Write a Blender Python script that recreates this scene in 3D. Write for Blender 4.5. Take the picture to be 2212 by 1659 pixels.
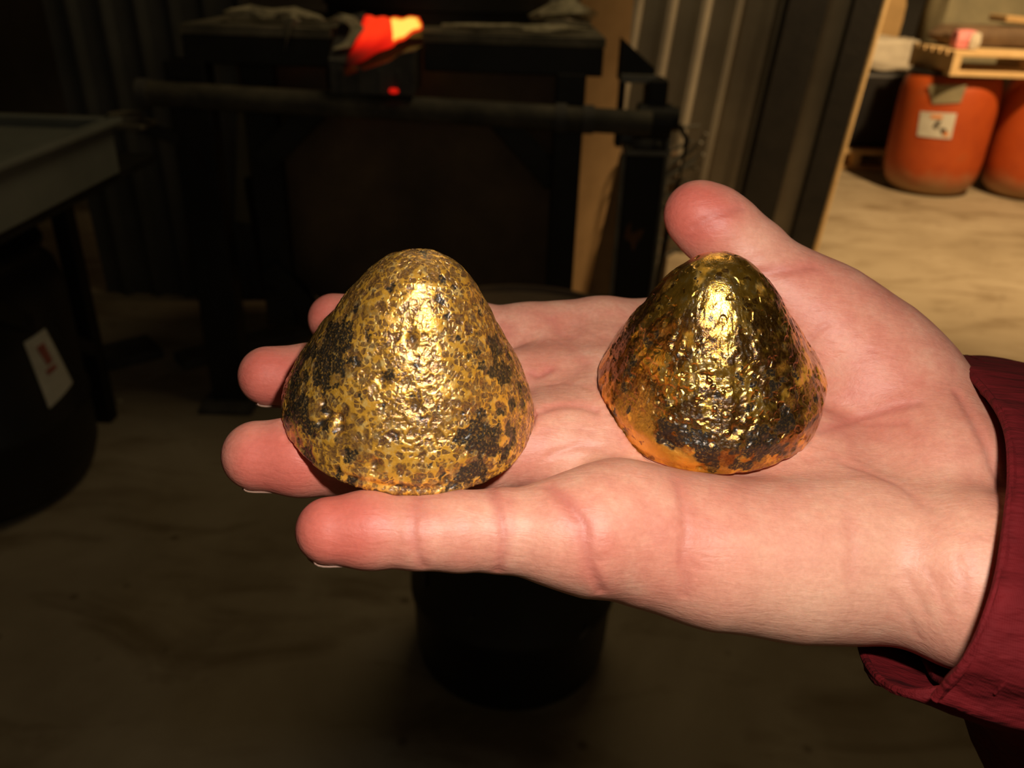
import bpy, bmesh, math, random
import numpy as np
from mathutils import Vector, Matrix
from mathutils.bvhtree import BVHTree

for o in list(bpy.data.objects):
    bpy.data.objects.remove(o, do_unlink=True)
scene = bpy.context.scene
C = scene.collection
PI = math.pi
R_ = math.radians
rnd = random.Random(7)

# ------------------------------------------------------------------ camera
CAM = np.array([0.0, 0.0, 1.25])
FPX, CX, CY = 1789.0, 1106.0, 829.5


def rotx(a):
    c, s = math.cos(a), math.sin(a)
    return np.array([[1, 0, 0], [0, c, -s], [0, s, c]])


def roty(a):
    c, s = math.cos(a), math.sin(a)
    return np.array([[c, 0, s], [0, 1, 0], [-s, 0, c]])


def rotz(a):
    c, s = math.cos(a), math.sin(a)
    return np.array([[c, -s, 0], [s, c, 0], [0, 0, 1]])


MC = rotx(PI / 2 - R_(27.0)) @ rotz(R_(2.0))       # camera orientation in the room
MH = rotx(PI / 2 - R_(33.7)) @ rotz(R_(5.4))       # camera orientation relative to the open palm
TH = MC @ MH.T                                     # palm frame -> room

cam_data = bpy.data.cameras.new('camera')
cam = bpy.data.objects.new('camera', cam_data)
C.objects.link(cam)
mw = np.eye(4)
mw[:3, :3] = MC
mw[:3, 3] = CAM
cam.matrix_world = Matrix(mw.tolist())
cam_data.sensor_width = 36.0
cam_data.lens = 36.0 * FPX / 2212.0
cam_data.clip_start = 0.005
cam_data.clip_end = 60
cam_data.dof.use_dof = True
cam_data.dof.focus_distance = 0.172
cam_data.dof.aperture_fstop = 21.0
scene.camera = cam

# ------------------------------------------------------------------ light
world = bpy.data.worlds.new('world')
scene.world = world
world.use_nodes = True
world.node_tree.nodes['Background'].inputs[0].default_value = (1.0, 0.80, 0.48, 1)
world.node_tree.nodes['Background'].inputs[1].default_value = 0.075


def light(name, kind, loc, power, color, aim=None, **kw):
    d = bpy.data.lights.new(name, kind)
    d.energy = power
    d.color = color
    for k, v in kw.items():
        setattr(d, k, v)
    o = bpy.data.objects.new(name, d)
    C.objects.link(o)
    o.location = loc
    if aim is not None:
        o.rotation_euler = (Vector(aim) - Vector(loc)).to_track_quat('-Z', 'Y').to_euler()
    return o


fl = CAM + MC @ np.array([0.026, 0.034, -0.004])
light('camera_flash', 'POINT', fl.tolist(), 1.75, (1.0, 0.93, 0.84), shadow_soft_size=0.005)
light('shop_lamp', 'SPOT', (2.75, 3.50, 2.95), 540, (1.0, 0.66, 0.32), aim=(2.4, 4.8, 0.0),
      spot_size=R_(116), spot_blend=0.8, shadow_soft_size=0.12)
light('roof_lamp', 'POINT', (0.25, 2.15, 2.75), 20.0, (1.0, 0.76, 0.40), shadow_soft_size=0.5)

scene.view_settings.view_transform = 'Standard'
scene.view_settings.look = 'None'
scene.view_settings.gamma = 1.0
scene.view_settings.use_curve_mapping = False
scene.view_settings.exposure = 0.0

# ------------------------------------------------------------------ numpy noise


def _hash(ix, iy, iz, seed):
    h = (ix.astype(np.uint32) * np.uint32(374761393) + iy.astype(np.uint32) * np.uint32(668265263)
         + iz.astype(np.uint32) * np.uint32(2147483647) + np.uint32((seed * 1274126177) & 0xffffffff))
    h = (h ^ (h >> np.uint32(13))) * np.uint32(1274126177)
    h = (h ^ (h >> np.uint32(16))) * np.uint32(2246822519)
    h = h ^ (h >> np.uint32(15))
    return (h & np.uint32(0xffffff)).astype(np.float64) / float(0x1000000)


def vnoise(P, seed=0):
    i = np.floor(P).astype(np.int64)
    f = P - i
    f = f * f * f * (f * (f * 6 - 15) + 10)
    r = 0
    for dx in (0, 1):
        for dy in (0, 1):
            for dz in (0, 1):
                w = (f[:, 0] if dx else 1 - f[:, 0]) * (f[:, 1] if dy else 1 - f[:, 1]) * (f[:, 2] if dz else 1 - f[:, 2])
                r = r + w * _hash(i[:, 0] + dx, i[:, 1] + dy, i[:, 2] + dz, seed)
    return r * 2 - 1


def fbm(P, seed=0, oct=4):
    a, r, n = 1.0, 0, 0
    for k in range(oct):
        r = r + a * vnoise(P * 2 ** k + 17.3 * k, seed + k)
        n += a
        a *= 0.5
    return r / n


def worley(P, seed=0):
    i = np.floor(P).astype(np.int64)
    f1 = np.full(len(P), 9.0)
    f2 = np.full(len(P), 9.0)
    rid = np.zeros(len(P))
    for dx in (-1, 0, 1):
        for dy in (-1, 0, 1):
            for dz in (-1, 0, 1):
                c = i + np.array([dx, dy, dz])
                q = c + np.stack([_hash(c[:, 0], c[:, 1], c[:, 2], seed + s) for s in (1, 2, 3)], -1)
                d = np.sqrt(((q - P) ** 2).sum(-1))
                m = d < f1
                f2 = np.where(m, f1, np.minimum(f2, d))
                rid = np.where(m, _hash(c[:, 0], c[:, 1], c[:, 2], seed + 9), rid)
                f1 = np.where(m, d, f1)
    return f1, f2, rid


def sstep(a, b, x):
    t = np.clip((x - a) / (b - a), 0, 1)
    return t * t * (3 - 2 * t)


# ------------------------------------------------------------------ object helpers
def link(name, me, mat=None, parent=None, smooth=False):
    if mat is not None:
        me.materials.clear()
        me.materials.append(mat)
    o = bpy.data.objects.new(name, me)
    C.objects.link(o)
    if parent is not None:
        o.parent = parent
    if smooth:
        me.polygons.foreach_set('use_smooth', [True] * len(me.polygons))
    return o


def tag(o, label=None, cat=None, group=None, kind=None):
    if label:
        o['label'] = label
    if cat:
        o['category'] = cat
    if group:
        o['group'] = group
    if kind:
        o['kind'] = kind
    return o


def empty(name, loc, rz=0.0):
    o = bpy.data.objects.new(name, None)
    o.empty_display_size = 0.05
    C.objects.link(o)
    o.location = loc
    o.rotation_euler = (0, 0, rz)
    return o


def mesh_np(name, V, Fq):
    me = bpy.data.meshes.new(name)
    V = np.asarray(V, dtype=np.float32)
    n = len(V)
    Fq = np.asarray(Fq, dtype=np.int32)
    k = Fq.shape[1]
    me.vertices.add(n)
    me.vertices.foreach_set('co', V.ravel())
    me.loops.add(len(Fq) * k)
    me.loops.foreach_set('vertex_index', Fq.ravel())
    me.polygons.add(len(Fq))
    me.polygons.foreach_set('loop_start', np.arange(0, len(Fq) * k, k, dtype=np.int32))
    me.polygons.foreach_set('loop_total', np.full(len(Fq), k, dtype=np.int32))
    me.update(calc_edges=True)
    me.validate()
    return me


def set_attr(me, name, vals):
    a = me.attributes.new(name, 'FLOAT', 'POINT')
    a.data.foreach_set('value', np.asarray(vals, dtype=np.float32))


class B:
    """collects shapes into one bmesh"""

    def __init__(s):
        s.bm = bmesh.new()

    def box(s, c, d, rot=None, bev=0.0):
        r = bmesh.ops.create_cube(s.bm, size=1.0)
        vs = r['verts']
        m = Matrix.LocRotScale(Vector(c), rot.to_quaternion() if rot is not None else None, Vector(d))
        bmesh.ops.transform(s.bm, matrix=m, verts=vs)
        if bev > 0:
            es = list({e for v in vs for e in v.link_edges})
            bmesh.ops.bevel(s.bm, geom=es, offset=bev, segments=2, affect='EDGES', profile=0.5)
        return s

    def beam(s, a, b, w, h, bev=0.0):
        """rectangular bar from a to b"""
        a, b = Vector(a), Vector(b)
        d = b - a
        q = d.to_track_quat('X', 'Z')
        return s.box((a + b) / 2, (d.length, w, h), q.to_matrix(), bev)

    def tube(s, pts, r, seg=12, cap=True):
        pts = [Vector(p) for p in pts]
        rs = r if isinstance(r, (list, tuple)) else [r] * len(pts)
        rings = []
        for i, p in enumerate(pts):
            d = (pts[min(i + 1, len(pts) - 1)] - pts[max(i - 1, 0)]).normalized()
            q = d.to_track_quat('Z', 'Y')
            rings.append([s.bm.verts.new(p + q @ Vector((rs[i] * math.cos(2 * PI * k / seg), rs[i] * math.sin(2 * PI * k / seg), 0))) for k in range(seg)])
        for i in range(len(rings) - 1):
            for k in range(seg):
                s.bm.faces.new((rings[i][k], rings[i][(k + 1) % seg], rings[i + 1][(k + 1) % seg], rings[i + 1][k]))
        if cap:
            s.bm.faces.new(rings[0][::-1])
            s.bm.faces.new(rings[-1])
        return s

    def lathe(s, prof, seg=48, c=(0, 0, 0)):
        rings = []
        for r, z in prof:
            if r < 1e-6:
                rings.append([s.bm.verts.new((c[0], c[1], c[2] + z))])
            else:
                rings.append([s.bm.verts.new((c[0] + r * math.cos(2 * PI * k / seg), c[1] + r * math.sin(2 * PI * k / seg), c[2] + z)) for k in range(seg)])
        for a, b in zip(rings, rings[1:]):
            for k in range(seg):
                k2 = (k + 1) % seg
                if len(a) == 1 and len(b) == 1:
                    continue
                if len(a) == 1:
                    s.bm.faces.new((a[0], b[k2], b[k]))
                elif len(b) == 1:
                    s.bm.faces.new((a[k], a[k2], b[0]))
                else:
                    s.bm.faces.new((a[k], a[k2], b[k2], b[k]))
        return s

    def poly(s, pts, thick):
        """flat polygon extruded by the vector thick"""
        a = [s.bm.verts.new(p) for p in pts]
        b = [s.bm.verts.new(Vector(p) + Vector(thick)) for p in pts]
        s.bm.faces.new(a[::-1])
        s.bm.faces.new(b)
        n = len(a)
        for i in range(n):
            s.bm.faces.new((a[i], a[(i + 1) % n], b[(i + 1) % n], b[i]))
        return s

    def build(s, name, mat, parent=None, smooth=False):
        bmesh.ops.recalc_face_normals(s.bm, faces=s.bm.faces)
        me = bpy.data.meshes.new(name)
        s.bm.to_mesh(me)
        s.bm.free()
        o = link(name, me, mat, parent)
        if smooth:
            me.polygons.foreach_set('use_smooth', [True] * len(me.polygons))
            me.set_sharp_from_angle(angle=R_(40))
        return o


# ------------------------------------------------------------------ materials
class Mat:
    def __init__(s, name):
        s.m = bpy.data.materials.new(name)
        s.m.use_nodes = True
        s.t = s.m.node_tree
        s.bsdf = s.t.nodes['Principled BSDF']

    def n(s, kind, ins=None, **props):
        nd = s.t.nodes.new('ShaderNode' + kind)
        for k, v in props.items():
            setattr(nd, k, v)
        for k, v in (ins or {}).items():
            s.put(nd.inputs[k], v)
        return nd

    def put(s, sock, v):
        if isinstance(v, bpy.types.NodeSocket):
            s.t.links.new(v, sock)
        else:
            sock.default_value = v

    def set(s, **kw):
        names = dict(color='Base Color', rough='Roughness', metal='Metallic', normal='Normal', spec='Specular IOR Level',
                     emit='Emission Color', estr='Emission Strength', sss='Subsurface Weight', coat='Coat Weight', coatr='Coat Roughness')
        for k, v in kw.items():
            if k in ('color', 'emit') and isinstance(v, tuple):
                v = (*v, 1) if len(v) == 3 else v
            s.put(s.bsdf.inputs[names[k]], v)
        return s

    def coord(s, scale=(1, 1, 1), kind='Object', rot=(0, 0, 0)):
        tc = s.n('TexCoord')
        mp = s.n('Mapping', {'Vector': tc.outputs[kind], 'Scale': scale, 'Rotation': rot})
        return mp.outputs[0]

    def noise(s, vec, scale, detail=4, rough=0.55, dist=0.0):
        nd = s.n('TexNoise', {'Vector': vec, 'Scale': scale, 'Detail': detail, 'Roughness': rough, 'Distortion': dist})
        return nd.outputs['Fac']

    def vor(s, vec, scale, feature='F1'):
        return s.n('TexVoronoi', {'Vector': vec, 'Scale': scale}, feature=feature).outputs['Distance']

    def ramp(s, fac, stops, interp='LINEAR'):
        r = s.n('ValToRGB', {'Fac': fac})
        r.color_ramp.interpolation = interp
        el = r.color_ramp.elements
        while len(el) > 1:
            el.remove(el[-1])
        for i, (p, c) in enumerate(stops):
            e = el[0] if i == 0 else el.new(p)
            e.position = p
            e.color = (*c, 1) if len(c) == 3 else c
        return r.outputs['Color']

    def mix(s, f, a, b, mode='MIX'):
        nd = s.n('Mix', data_type='RGBA', blend_type=mode)
        s.put(nd.inputs[0], f)
        s.put(nd.inputs[6], a if isinstance(a, bpy.types.NodeSocket) else (*a, 1))
        s.put(nd.inputs[7], b if isinstance(b, bpy.types.NodeSocket) else (*b, 1))
        return nd.outputs[2]

    def math(s, op, a, b=0.0, clamp=False):
        nd = s.n('Math', operation=op, use_clamp=clamp)
        s.put(nd.inputs[0], a)
        s.put(nd.inputs[1], b)
        return nd.outputs[0]

    def attr(s, name):
        return s.n('Attribute', attribute_name=name).outputs['Fac']

    def bump(s, h, strength, dist, prev=None):
        ins = {'Height': h, 'Strength': strength, 'Distance': dist}
        if prev is not None:
            ins['Normal'] = prev
        return s.n('Bump', ins).outputs[0]


def steel(name, base, hi, rough=0.6, metal=0.2, scale=9.0, bump=0.3):
    m = Mat(name)
    v = m.coord()
    c = m.ramp(m.noise(v, scale, 6, 0.6), [(0.35, base), (0.7, hi)])
    m.set(color=c, rough=rough, metal=metal)
    m.set(normal=m.bump(m.noise(v, scale * 8, 4), bump, 0.004))
    return m.m


M = {}
M['black_steel'] = steel('black_steel', (0.010, 0.009, 0.008), (0.022, 0.019, 0.015), 0.62)
M['dusty_steel'] = steel('dusty_steel', (0.09, 0.08, 0.056), (0.27, 0.23, 0.155), 0.75, 0.0)
M['rail_steel'] = steel('rail_steel', (0.04, 0.035, 0.025), (0.14, 0.12, 0.08), 0.75, 0.0)
M['rust_panel'] = steel('rust_panel', (0.085, 0.055, 0.032), (0.21, 0.135, 0.075), 0.7, 0.0, 3.0)
M['ply'] = steel('ply', (0.44, 0.27, 0.12), (0.60, 0.38, 0.18), 0.8, 0.0, 5.0)
M['grey_block'] = steel('grey_block', (0.05, 0.047, 0.042), (0.12, 0.11, 0.095), 0.8, 0.0, 12.0)
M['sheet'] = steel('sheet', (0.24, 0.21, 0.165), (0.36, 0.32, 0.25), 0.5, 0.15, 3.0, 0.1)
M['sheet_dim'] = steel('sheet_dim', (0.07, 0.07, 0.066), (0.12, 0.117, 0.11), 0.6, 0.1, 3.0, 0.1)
M['wool'] = steel('wool', (0.36, 0.31, 0.20), (0.72, 0.63, 0.43), 0.95, 0.0, 40.0, 1.0)
M['tray'] = steel('tray', (0.15, 0.16, 0.14), (0.21, 0.22, 0.19), 0.6, 0.0, 4.0)
M['black_plastic'] = steel('black_plastic', (0.006, 0.006, 0.007), (0.016, 0.014, 0.013), 0.5, 0.0, 5.0)
M['paper'] = steel('paper', (0.55, 0.53, 0.46), (0.68, 0.66, 0.58), 0.8, 0.0, 20.0)
M['paper_print'] = steel('paper_print', (0.35, 0.10, 0.08), (0.45, 0.14, 0.1), 0.8, 0.0, 20.0)
M['dark_print'] = steel('dark_print', (0.05, 0.04, 0.03), (0.09, 0.07, 0.05), 0.8, 0.0, 20.0)
M['orange_print'] = steel('orange_print', (0.75, 0.26, 0.06), (0.8, 0.3, 0.1), 0.8, 0.0, 20.0)
M['tarp'] = steel('tarp', (0.20, 0.18, 0.11), (0.32, 0.28, 0.17), 0.8, 0.0, 4.0)
M['cardboard'] = steel('cardboard', (0.40, 0.26, 0.11), (0.52, 0.34, 0.15), 0.85, 0.0, 6.0)
M['white_sack'] = steel('white_sack', (0.52, 0.47, 0.38), (0.68, 0.62, 0.50), 0.8, 0.0, 8.0)
M['pink'] = steel('pink', (0.85, 0.25, 0.28), (0.9, 0.35, 0.35), 0.7, 0.0, 8.0)
M['wood'] = steel('wood', (0.62, 0.42, 0.19), (0.76, 0.54, 0.27), 0.75, 0.0, 7.0)
M['dark_wood'] = steel('dark_wood', (0.12, 0.075, 0.04), (0.2, 0.13, 0.07), 0.8, 0.0, 7.0)
M['wallm'] = steel('wallm', (0.06, 0.055, 0.05), (0.09, 0.085, 0.075), 0.8, 0.0, 2.0)
M['rust_mark'] = steel('rust_mark', (0.14, 0.06, 0.02), (0.22, 0.10, 0.03), 0.8, 0.0, 20.0)
M['galv'] = steel('galv', (0.16, 0.15, 0.12), (0.30, 0.28, 0.23), 0.45, 0.3, 14.0)

mt = Mat('red_drum_paint')
v = mt.coord((1, 1, 1))
c = mt.ramp(mt.noise(v, 6, 6, 0.65), [(0.3, (0.40, 0.060, 0.010)), (0.6, (0.50, 0.085, 0.012)), (0.78, (0.34, 0.10, 0.035))])
z = mt.n('SeparateXYZ', {'Vector': mt.n('TexCoord').outputs['Object']}).outputs[2]
dust = mt.math('SUBTRACT', 1.75, mt.math('MULTIPLY', mt.math('ADD', z, mt.math('MULTIPLY', mt.noise(v, 9, 3), 0.14)), 7.0), True)
c = mt.mix(dust, c, (0.42, 0.26, 0.13))
mt.set(color=c, rough=0.55)
M['red_drum'] = mt.m

mt = Mat('concrete')
v = mt.coord((1, 1, 1))
c = mt.ramp(mt.noise(v, 1.3, 8, 0.62, 0.6), [(0.30, (0.25, 0.195, 0.125)), (0.50, (0.35, 0.285, 0.195)), (0.68, (0.43, 0.36, 0.26))])
st = mt.ramp(mt.noise(mt.coord((1.0, 2.6, 1)), 2.1, 5, 0.6, 1.0), [(0.34, (0.58, 0.52, 0.44)), (0.5, (1, 1, 1))])
c = mt.mix(0.8, c, st, 'MULTIPLY')
spots = mt.ramp(mt.vor(mt.coord((1, 1, 1)), 9), [(0.05, (0.45, 0.4, 0.35)), (0.12, (1, 1, 1))])
c = mt.mix(0.7, c, spots, 'MULTIPLY')
mt.set(color=c, rough=0.85, spec=0.25)
mt.set(normal=mt.bump(mt.noise(v, 40, 5), 0.4, 0.004))
M['floor'] = mt.m

mt = Mat('hot_metal')     # molten metal in the spout: hottest in the middle of the opening
a = mt.attr('glow_level')
col = mt.ramp(a, [(0.0, (0.10, 0.0, 0.0)), (0.35, (1.0, 0.012, 0.004)), (0.62, (1.0, 0.05, 0.008)), (0.78, (1.0, 0.45, 0.02)), (1.0, (1.0, 0.72, 0.12))])
es = mt.ramp(a, [(0.0, (0.0, 0.0, 0.0)), (0.30, (0.55, 0.55, 0.55)), (0.5, (0.85, 0.85, 0.85)), (1.0, (1, 1, 1))])
mt.set(color=(0.02, 0.015, 0.012), rough=0.8, emit=col, estr=mt.math('MULTIPLY', es, 1.25))
M['hot'] = mt.m

# skin -------------------------------------------------------------
mt = Mat('skin')
v = mt.coord((1000, 1000, 1000))      # millimetres
red = mt.attr('red')
crs = mt.attr('crease')
pale = mt.attr('pale')
mott = mt.noise(v, 0.16, 5, 0.6)
base = mt.ramp(mott, [(0.32, (0.60, 0.235, 0.165)), (0.52, (0.66, 0.295, 0.205)), (0.70, (0.70, 0.365, 0.255))])
base = mt.mix(mt.math('MULTIPLY', red, 0.95, True), base, (0.57, 0.135, 0.098))
base = mt.mix(mt.math('MULTIPLY', pale, 0.6, True), base, (0.76, 0.47, 0.32))
base = mt.mix(mt.math('MULTIPLY', crs, 0.75, True), base, (0.50, 0.135, 0.105))
fine = mt.ramp(mt.noise(v, 0.9, 5, 0.7), [(0.35, (0.93, 0.90, 0.88)), (0.65, (1.04, 1.04, 1.04))])
base = mt.mix(1.0, base, fine, 'MULTIPLY')
mt.set(color=base, rough=mt.math('ADD', 0.41, mt.math('MULTIPLY', mott, 0.16)), spec=0.42, sss=0.35)
mt.bsdf.inputs['Subsurface Radius'].default_value = (1.0, 0.35, 0.18)
mt.bsdf.inputs['Subsurface Scale'].default_value = 0.0022
ridge = mt.n('TexWave', {'Vector': v, 'Scale': 0.55, 'Distortion': 9.0, 'Detail': 1.5, 'Detail Scale': 0.05}, bands_direction='X').outputs['Fac']
h1 = mt.math('ADD', mt.math('MULTIPLY', ridge, 0.0), mt.noise(v, 1.6, 4, 0.6))
lines = mt.noise(mt.coord((1000, 3600, 3600), rot=(0, 0, 0.25)), 0.22, 4, 0.6, 0.5)
nb = mt.bump(h1, 0.34, 0.00016)
nb = mt.bump(lines, 0.42, 0.0004, nb)
mt.set(normal=nb)
M['skin'] = mt.m

mt = Mat('nail')
mt.set(color=(0.27, 0.13, 0.085), rough=0.55, sss=0.2)
M['nail'] = mt.m

mt = Mat('red_cloth')
v = mt.coord((1000, 1000, 1000))
w1 = mt.n('TexWave', {'Vector': v, 'Scale': 0.9, 'Distortion': 1.0, 'Detail': 1.0}, bands_direction='X').outputs['Fac']
w2 = mt.n('TexWave', {'Vector': v, 'Scale': 0.9, 'Distortion': 1.0, 'Detail': 1.0}, bands_direction='Z').outputs['Fac']
wv = mt.math('ADD', w1, w2)
c = mt.ramp(mt.noise(v, 0.10, 5, 0.6), [(0.3, (0.078, 0.0035, 0.0050)), (0.7, (0.125, 0.0060, 0.0080))])
mt.set(color=c, rough=0.8, spec=0.15)
mt.set(normal=mt.bump(mt.noise(mt.coord((400, 1500, 1500)), 0.12, 4), 0.7, 0.003, mt.bump(wv, 0.25, 0.00015)))
M['cloth'] = mt.m


def gold_material(name, rough, g_col, brown_col, metal0, cell, cut):
    mt = Mat(name)
    v = mt.coord((1000, 1000, 1000))
    dark, brown, orange = mt.attr('dark'), mt.attr('brown'), mt.attr('orange')
    n1 = mt.noise(v, 0.55, 6, 0.7)
    n2 = mt.noise(v, 1.9, 5, 0.7)
    gold = mt.ramp(n1, [(0.32, tuple(x * 0.75 for x in g_col)), (0.5, g_col), (0.66, (1.0, 0.68, 0.22))])
    gold = mt.mix(mt.math('MULTIPLY', orange, 0.85, True), gold, (0.95, 0.44, 0.045))
    vw = mt.n('VectorMath', {0: v, 1: mt.n('TexNoise', {'Vector': v, 'Scale': 0.5, 'Detail': 2.0}).outputs['Color']}, operation='ADD').outputs[0]
    cid = mt.n('SeparateColor', {'Color': mt.n('TexVoronoi', {'Vector': vw, 'Scale': cell}).outputs['Color']}).outputs[0]
    edge = mt.n('TexVoronoi', {'Vector': vw, 'Scale': cell}, feature='DISTANCE_TO_EDGE').outputs['Distance']
    clump = mt.math('MULTIPLY', mt.math('SUBTRACT', mt.noise(v, 0.17, 3), 0.5), 1.4)
    cm = mt.ramp(mt.math('ADD', cid, clump), [(cut, (0,) * 3), (cut + 0.03, (1,) * 3)])
    cm = mt.math('MULTIPLY', cm, mt.ramp(edge, [(0.05, (0,) * 3), (0.11, (1,) * 3)]))
    brown = mt.math('MAXIMUM', brown, mt.math('MULTIPLY', cm, 0.9))
    bf = mt.math('MULTIPLY', brown, mt.ramp(n2, [(0.35, (0.55,) * 3), (0.6, (1,) * 3)]), True)
    c = mt.mix(bf, gold, brown_col)
    df = mt.math('MULTIPLY', dark, mt.ramp(n2, [(0.30, (0.45,) * 3), (0.5, (1,) * 3)]), True)
    c = mt.mix(df, c, (0.020, 0.015, 0.010))
    rg = mt.math('ADD', rough, mt.math('MULTIPLY', n2, 0.14))
    rg = mt.math('ADD', rg, mt.math('MULTIPLY', dark, 0.08))
    metal = mt.math('SUBTRACT', metal0, mt.math('ADD', mt.math('MULTIPLY', df, 0.5), mt.math('MULTIPLY', orange, 0.35)), True)
    mt.set(color=c, rough=rg, metal=metal, spec=0.6, coat=0.75, coatr=0.10)
    mt.put(mt.bsdf.inputs['Coat Normal'], mt.bump(mt.noise(v, 1.3, 4, 0.65), 0.45, 0.0006))
    nb = mt.bump(mt.noise(v, 1.1, 5, 0.65), 0.17, 0.0005)
    nb = mt.bump(cm, 0.22, 0.00025, nb)
    nb.node.invert = True
    nb = mt.bump(mt.noise(v, 3.2, 3, 0.6), 0.35, 0.00018, nb)
    mt.set(normal=nb)
    return mt.m


M['gold_pitted'] = gold_material('gold_pitted', 0.17, (0.98, 0.49, 0.055), (0.10, 0.042, 0.038), 0.64, 0.85, 0.55)
M['gold_bright'] = gold_material('gold_bright', 0.09, (0.95, 0.50, 0.055), (0.15, 0.042, 0.010), 0.96, 0.70, 0.90)


def at_room(px, py, depth):
    r = MC @ np.array([(px - CX) / FPX, (CY - py) / FPX, -1.0])
    return CAM + r * depth



# ================================================================== the setting
def struct(name, b, mat, **kw):
    return tag(b.build(name, mat, **kw), kind='structure')


struct('floor', B().box((0.8, 3.0, -0.05), (9.2, 11.0, 0.1)), M['floor'])
struct('wall_back', B().box((0.8, 8.05, 1.6), (9.2, 0.1, 3.2)), M['wallm'])
struct('wall_left', B().box((-3.85, 3.0, 1.6), (0.1, 11.0, 3.2)), M['wallm'])
struct('wall_right', B().box((5.45, 3.0, 1.6), (0.1, 11.0, 3.2)), M['wallm'])
struct('ceiling', B().box((0.8, 3.0, 3.25), (9.4, 11.2, 0.1)), M['wallm'])


def corrugated(x0, x1, pitch, flat, rise, y, z0, z1, lean, thick=0.004):
    """vertical ribbed sheet: a thin solid that follows a trapezoid profile"""
    prof = []
    x = x0
    s = (pitch - flat) * 0.38
    top = pitch - flat - 2 * s
    while x < x1 - 1e-6:
        prof += [(x, 0.0), (x + flat, 0.0), (x + flat + s, -rise), (x + flat + s + top, -rise)]
        x += pitch
    prof.append((x, 0.0))
    b = B()
    g = []
    for dy in (0.0, thick):
        g.append([[b.bm.verts.new((px + lean * z, y + py + dy, z)) for px, py in prof] for z in (z0, z1)])
    n = len(prof)
    for k in (0, 1):
        for i in range(n - 1):
            b.bm.faces.new((g[k][0][i], g[k][0][i + 1], g[k][1][i + 1], g[k][1][i]))
    for i in range(n - 1):
        for e in (0, 1):
            b.bm.faces.new((g[0][e][i], g[0][e][i + 1], g[1][e][i + 1], g[1][e][i]))
    for e in (0, n - 1):
        b.bm.faces.new((g[0][0][e], g[0][1][e], g[1][1][e], g[1][0][e]))
    return b


LEAN = 0.075
wp = struct('wall_partition', corrugated(-0.15, 1.03, 0.147, 0.060, 0.030, 3.96, 0.0, 3.2, LEAN), M['sheet'])


def lean_bar(name, x0, x1, y0, y1, mat, z1=3.2, bev=0.0):
    b = B()
    b.box(((x0 + x1) / 2, (y0 + y1) / 2, z1 / 2), (x1 - x0, y1 - y0, z1), bev=bev)
    for v in b.bm.verts:
        v.co.x += LEAN * v.co.z
    return b.build(name, mat)


dr = empty('door_1', (0, 0, 0))
tag(dr, kind='structure')
for nm, a in (('door_post', (1.035, 1.20, 3.885, 3.96, M['black_steel'])), ('door_leaf', (1.20, 1.31, 3.93, 3.96, M['sheet'])),
              ('door_stile', (1.31, 1.425, 3.88, 3.96, M['black_steel']))):
    o = lean_bar(nm, *a)
    o.parent = dr
b = B().tube([(1.437 + LEAN * zz, 3.90, zz) for zz in (0.0, 0.8, 1.6, 2.4, 3.2)], 0.019, 10)
o = b.build('door_edge_trim', M['wood'], dr, smooth=True)

# ribbed sheet standing behind the left end of the stand
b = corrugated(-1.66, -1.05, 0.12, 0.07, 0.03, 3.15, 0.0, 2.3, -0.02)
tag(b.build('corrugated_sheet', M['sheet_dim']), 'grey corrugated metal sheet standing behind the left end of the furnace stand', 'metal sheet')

# ================================================================== furnace stand
st = empty('furnace_stand', (-0.33, 2.25, 0))
tag(st, 'black steel furnace stand with dusty top and braced legs', 'stand')


def part(b, name, mat, root, smooth=False):
    loc = root.location
    for v in b.bm.verts:
        v.co -= loc
    return b.build(name, mat, root, smooth)


part(B().poly([(-0.865, 2.24, 1.064), (-0.485, 2.24, 1.064), (-0.485, 2.345, 1.064), (-0.255, 2.345, 1.064), (-0.255, 2.24, 1.064), (0.205, 2.24, 1.064), (0.205, 2.96, 1.064), (-0.865, 2.96, 1.064)], (0, 0, 0.022)), 'top_plate', M['dusty_steel'], st)
for xa, xb in ((-0.8625, -0.487), (-0.253, 0.2025)):
    part(B().box(((xa + xb) / 2, 2.265, 1.029), (xb - xa, 0.05, 0.068), bev=0.004), 'front_beam', M['black_steel'], st)
part(B().box((-0.33, 2.93, 1.030), (1.065, 0.05, 0.068), bev=0.004), 'rear_beam', M['black_steel'], st)
for x, w, y in ((-0.865, 0.105, 2.27), (0.125, 0.075, 2.27), (-0.80, 0.075, 2.93), (0.17, 0.06, 2.93)):
    part(B().box((x, y, 0.50), (w, 0.075, 1.0), bev=0.004), 'leg', M['black_steel'], st)
part(B().box((-0.70, 2.32, 0.625), (0.085, 0.05, 0.75), bev=0.004), 'inner_upright', M['black_steel'], st)
part(B().box((-0.50, 2.36, 0.965), (0.05, 0.05, 0.07), bev=0.004), 'spout_bracket', M['black_steel'], st)
part(B().beam((-0.075, 2.28, 0.90), (0.10, 2.28, 0.72), 0.05, 0.065, 0.004), 'brace', M['black_steel'], st)
part(B().beam((-0.53, 2.28, 0.90), (-0.70, 2.28, 0.74), 0.05, 0.065, 0.004), 'brace', M['black_steel'], st)
part(B().beam((-0.72, 2.30, 0.44), (-0.57, 2.30, 0.26), 0.04, 0.06, 0.004), 'brace', M['black_steel'], st)
part(B().beam((-0.73, 2.33, 0.29), (-0.50, 2.33, 0.235), 0.04, 0.05, 0.004), 'brace', M['black_steel'], st)
part(B().beam((-0.85, 2.62, 0.60), (-0.72, 2.30, 0.34), 0.04, 0.06, 0.004), 'brace', M['black_steel'], st)
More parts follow.
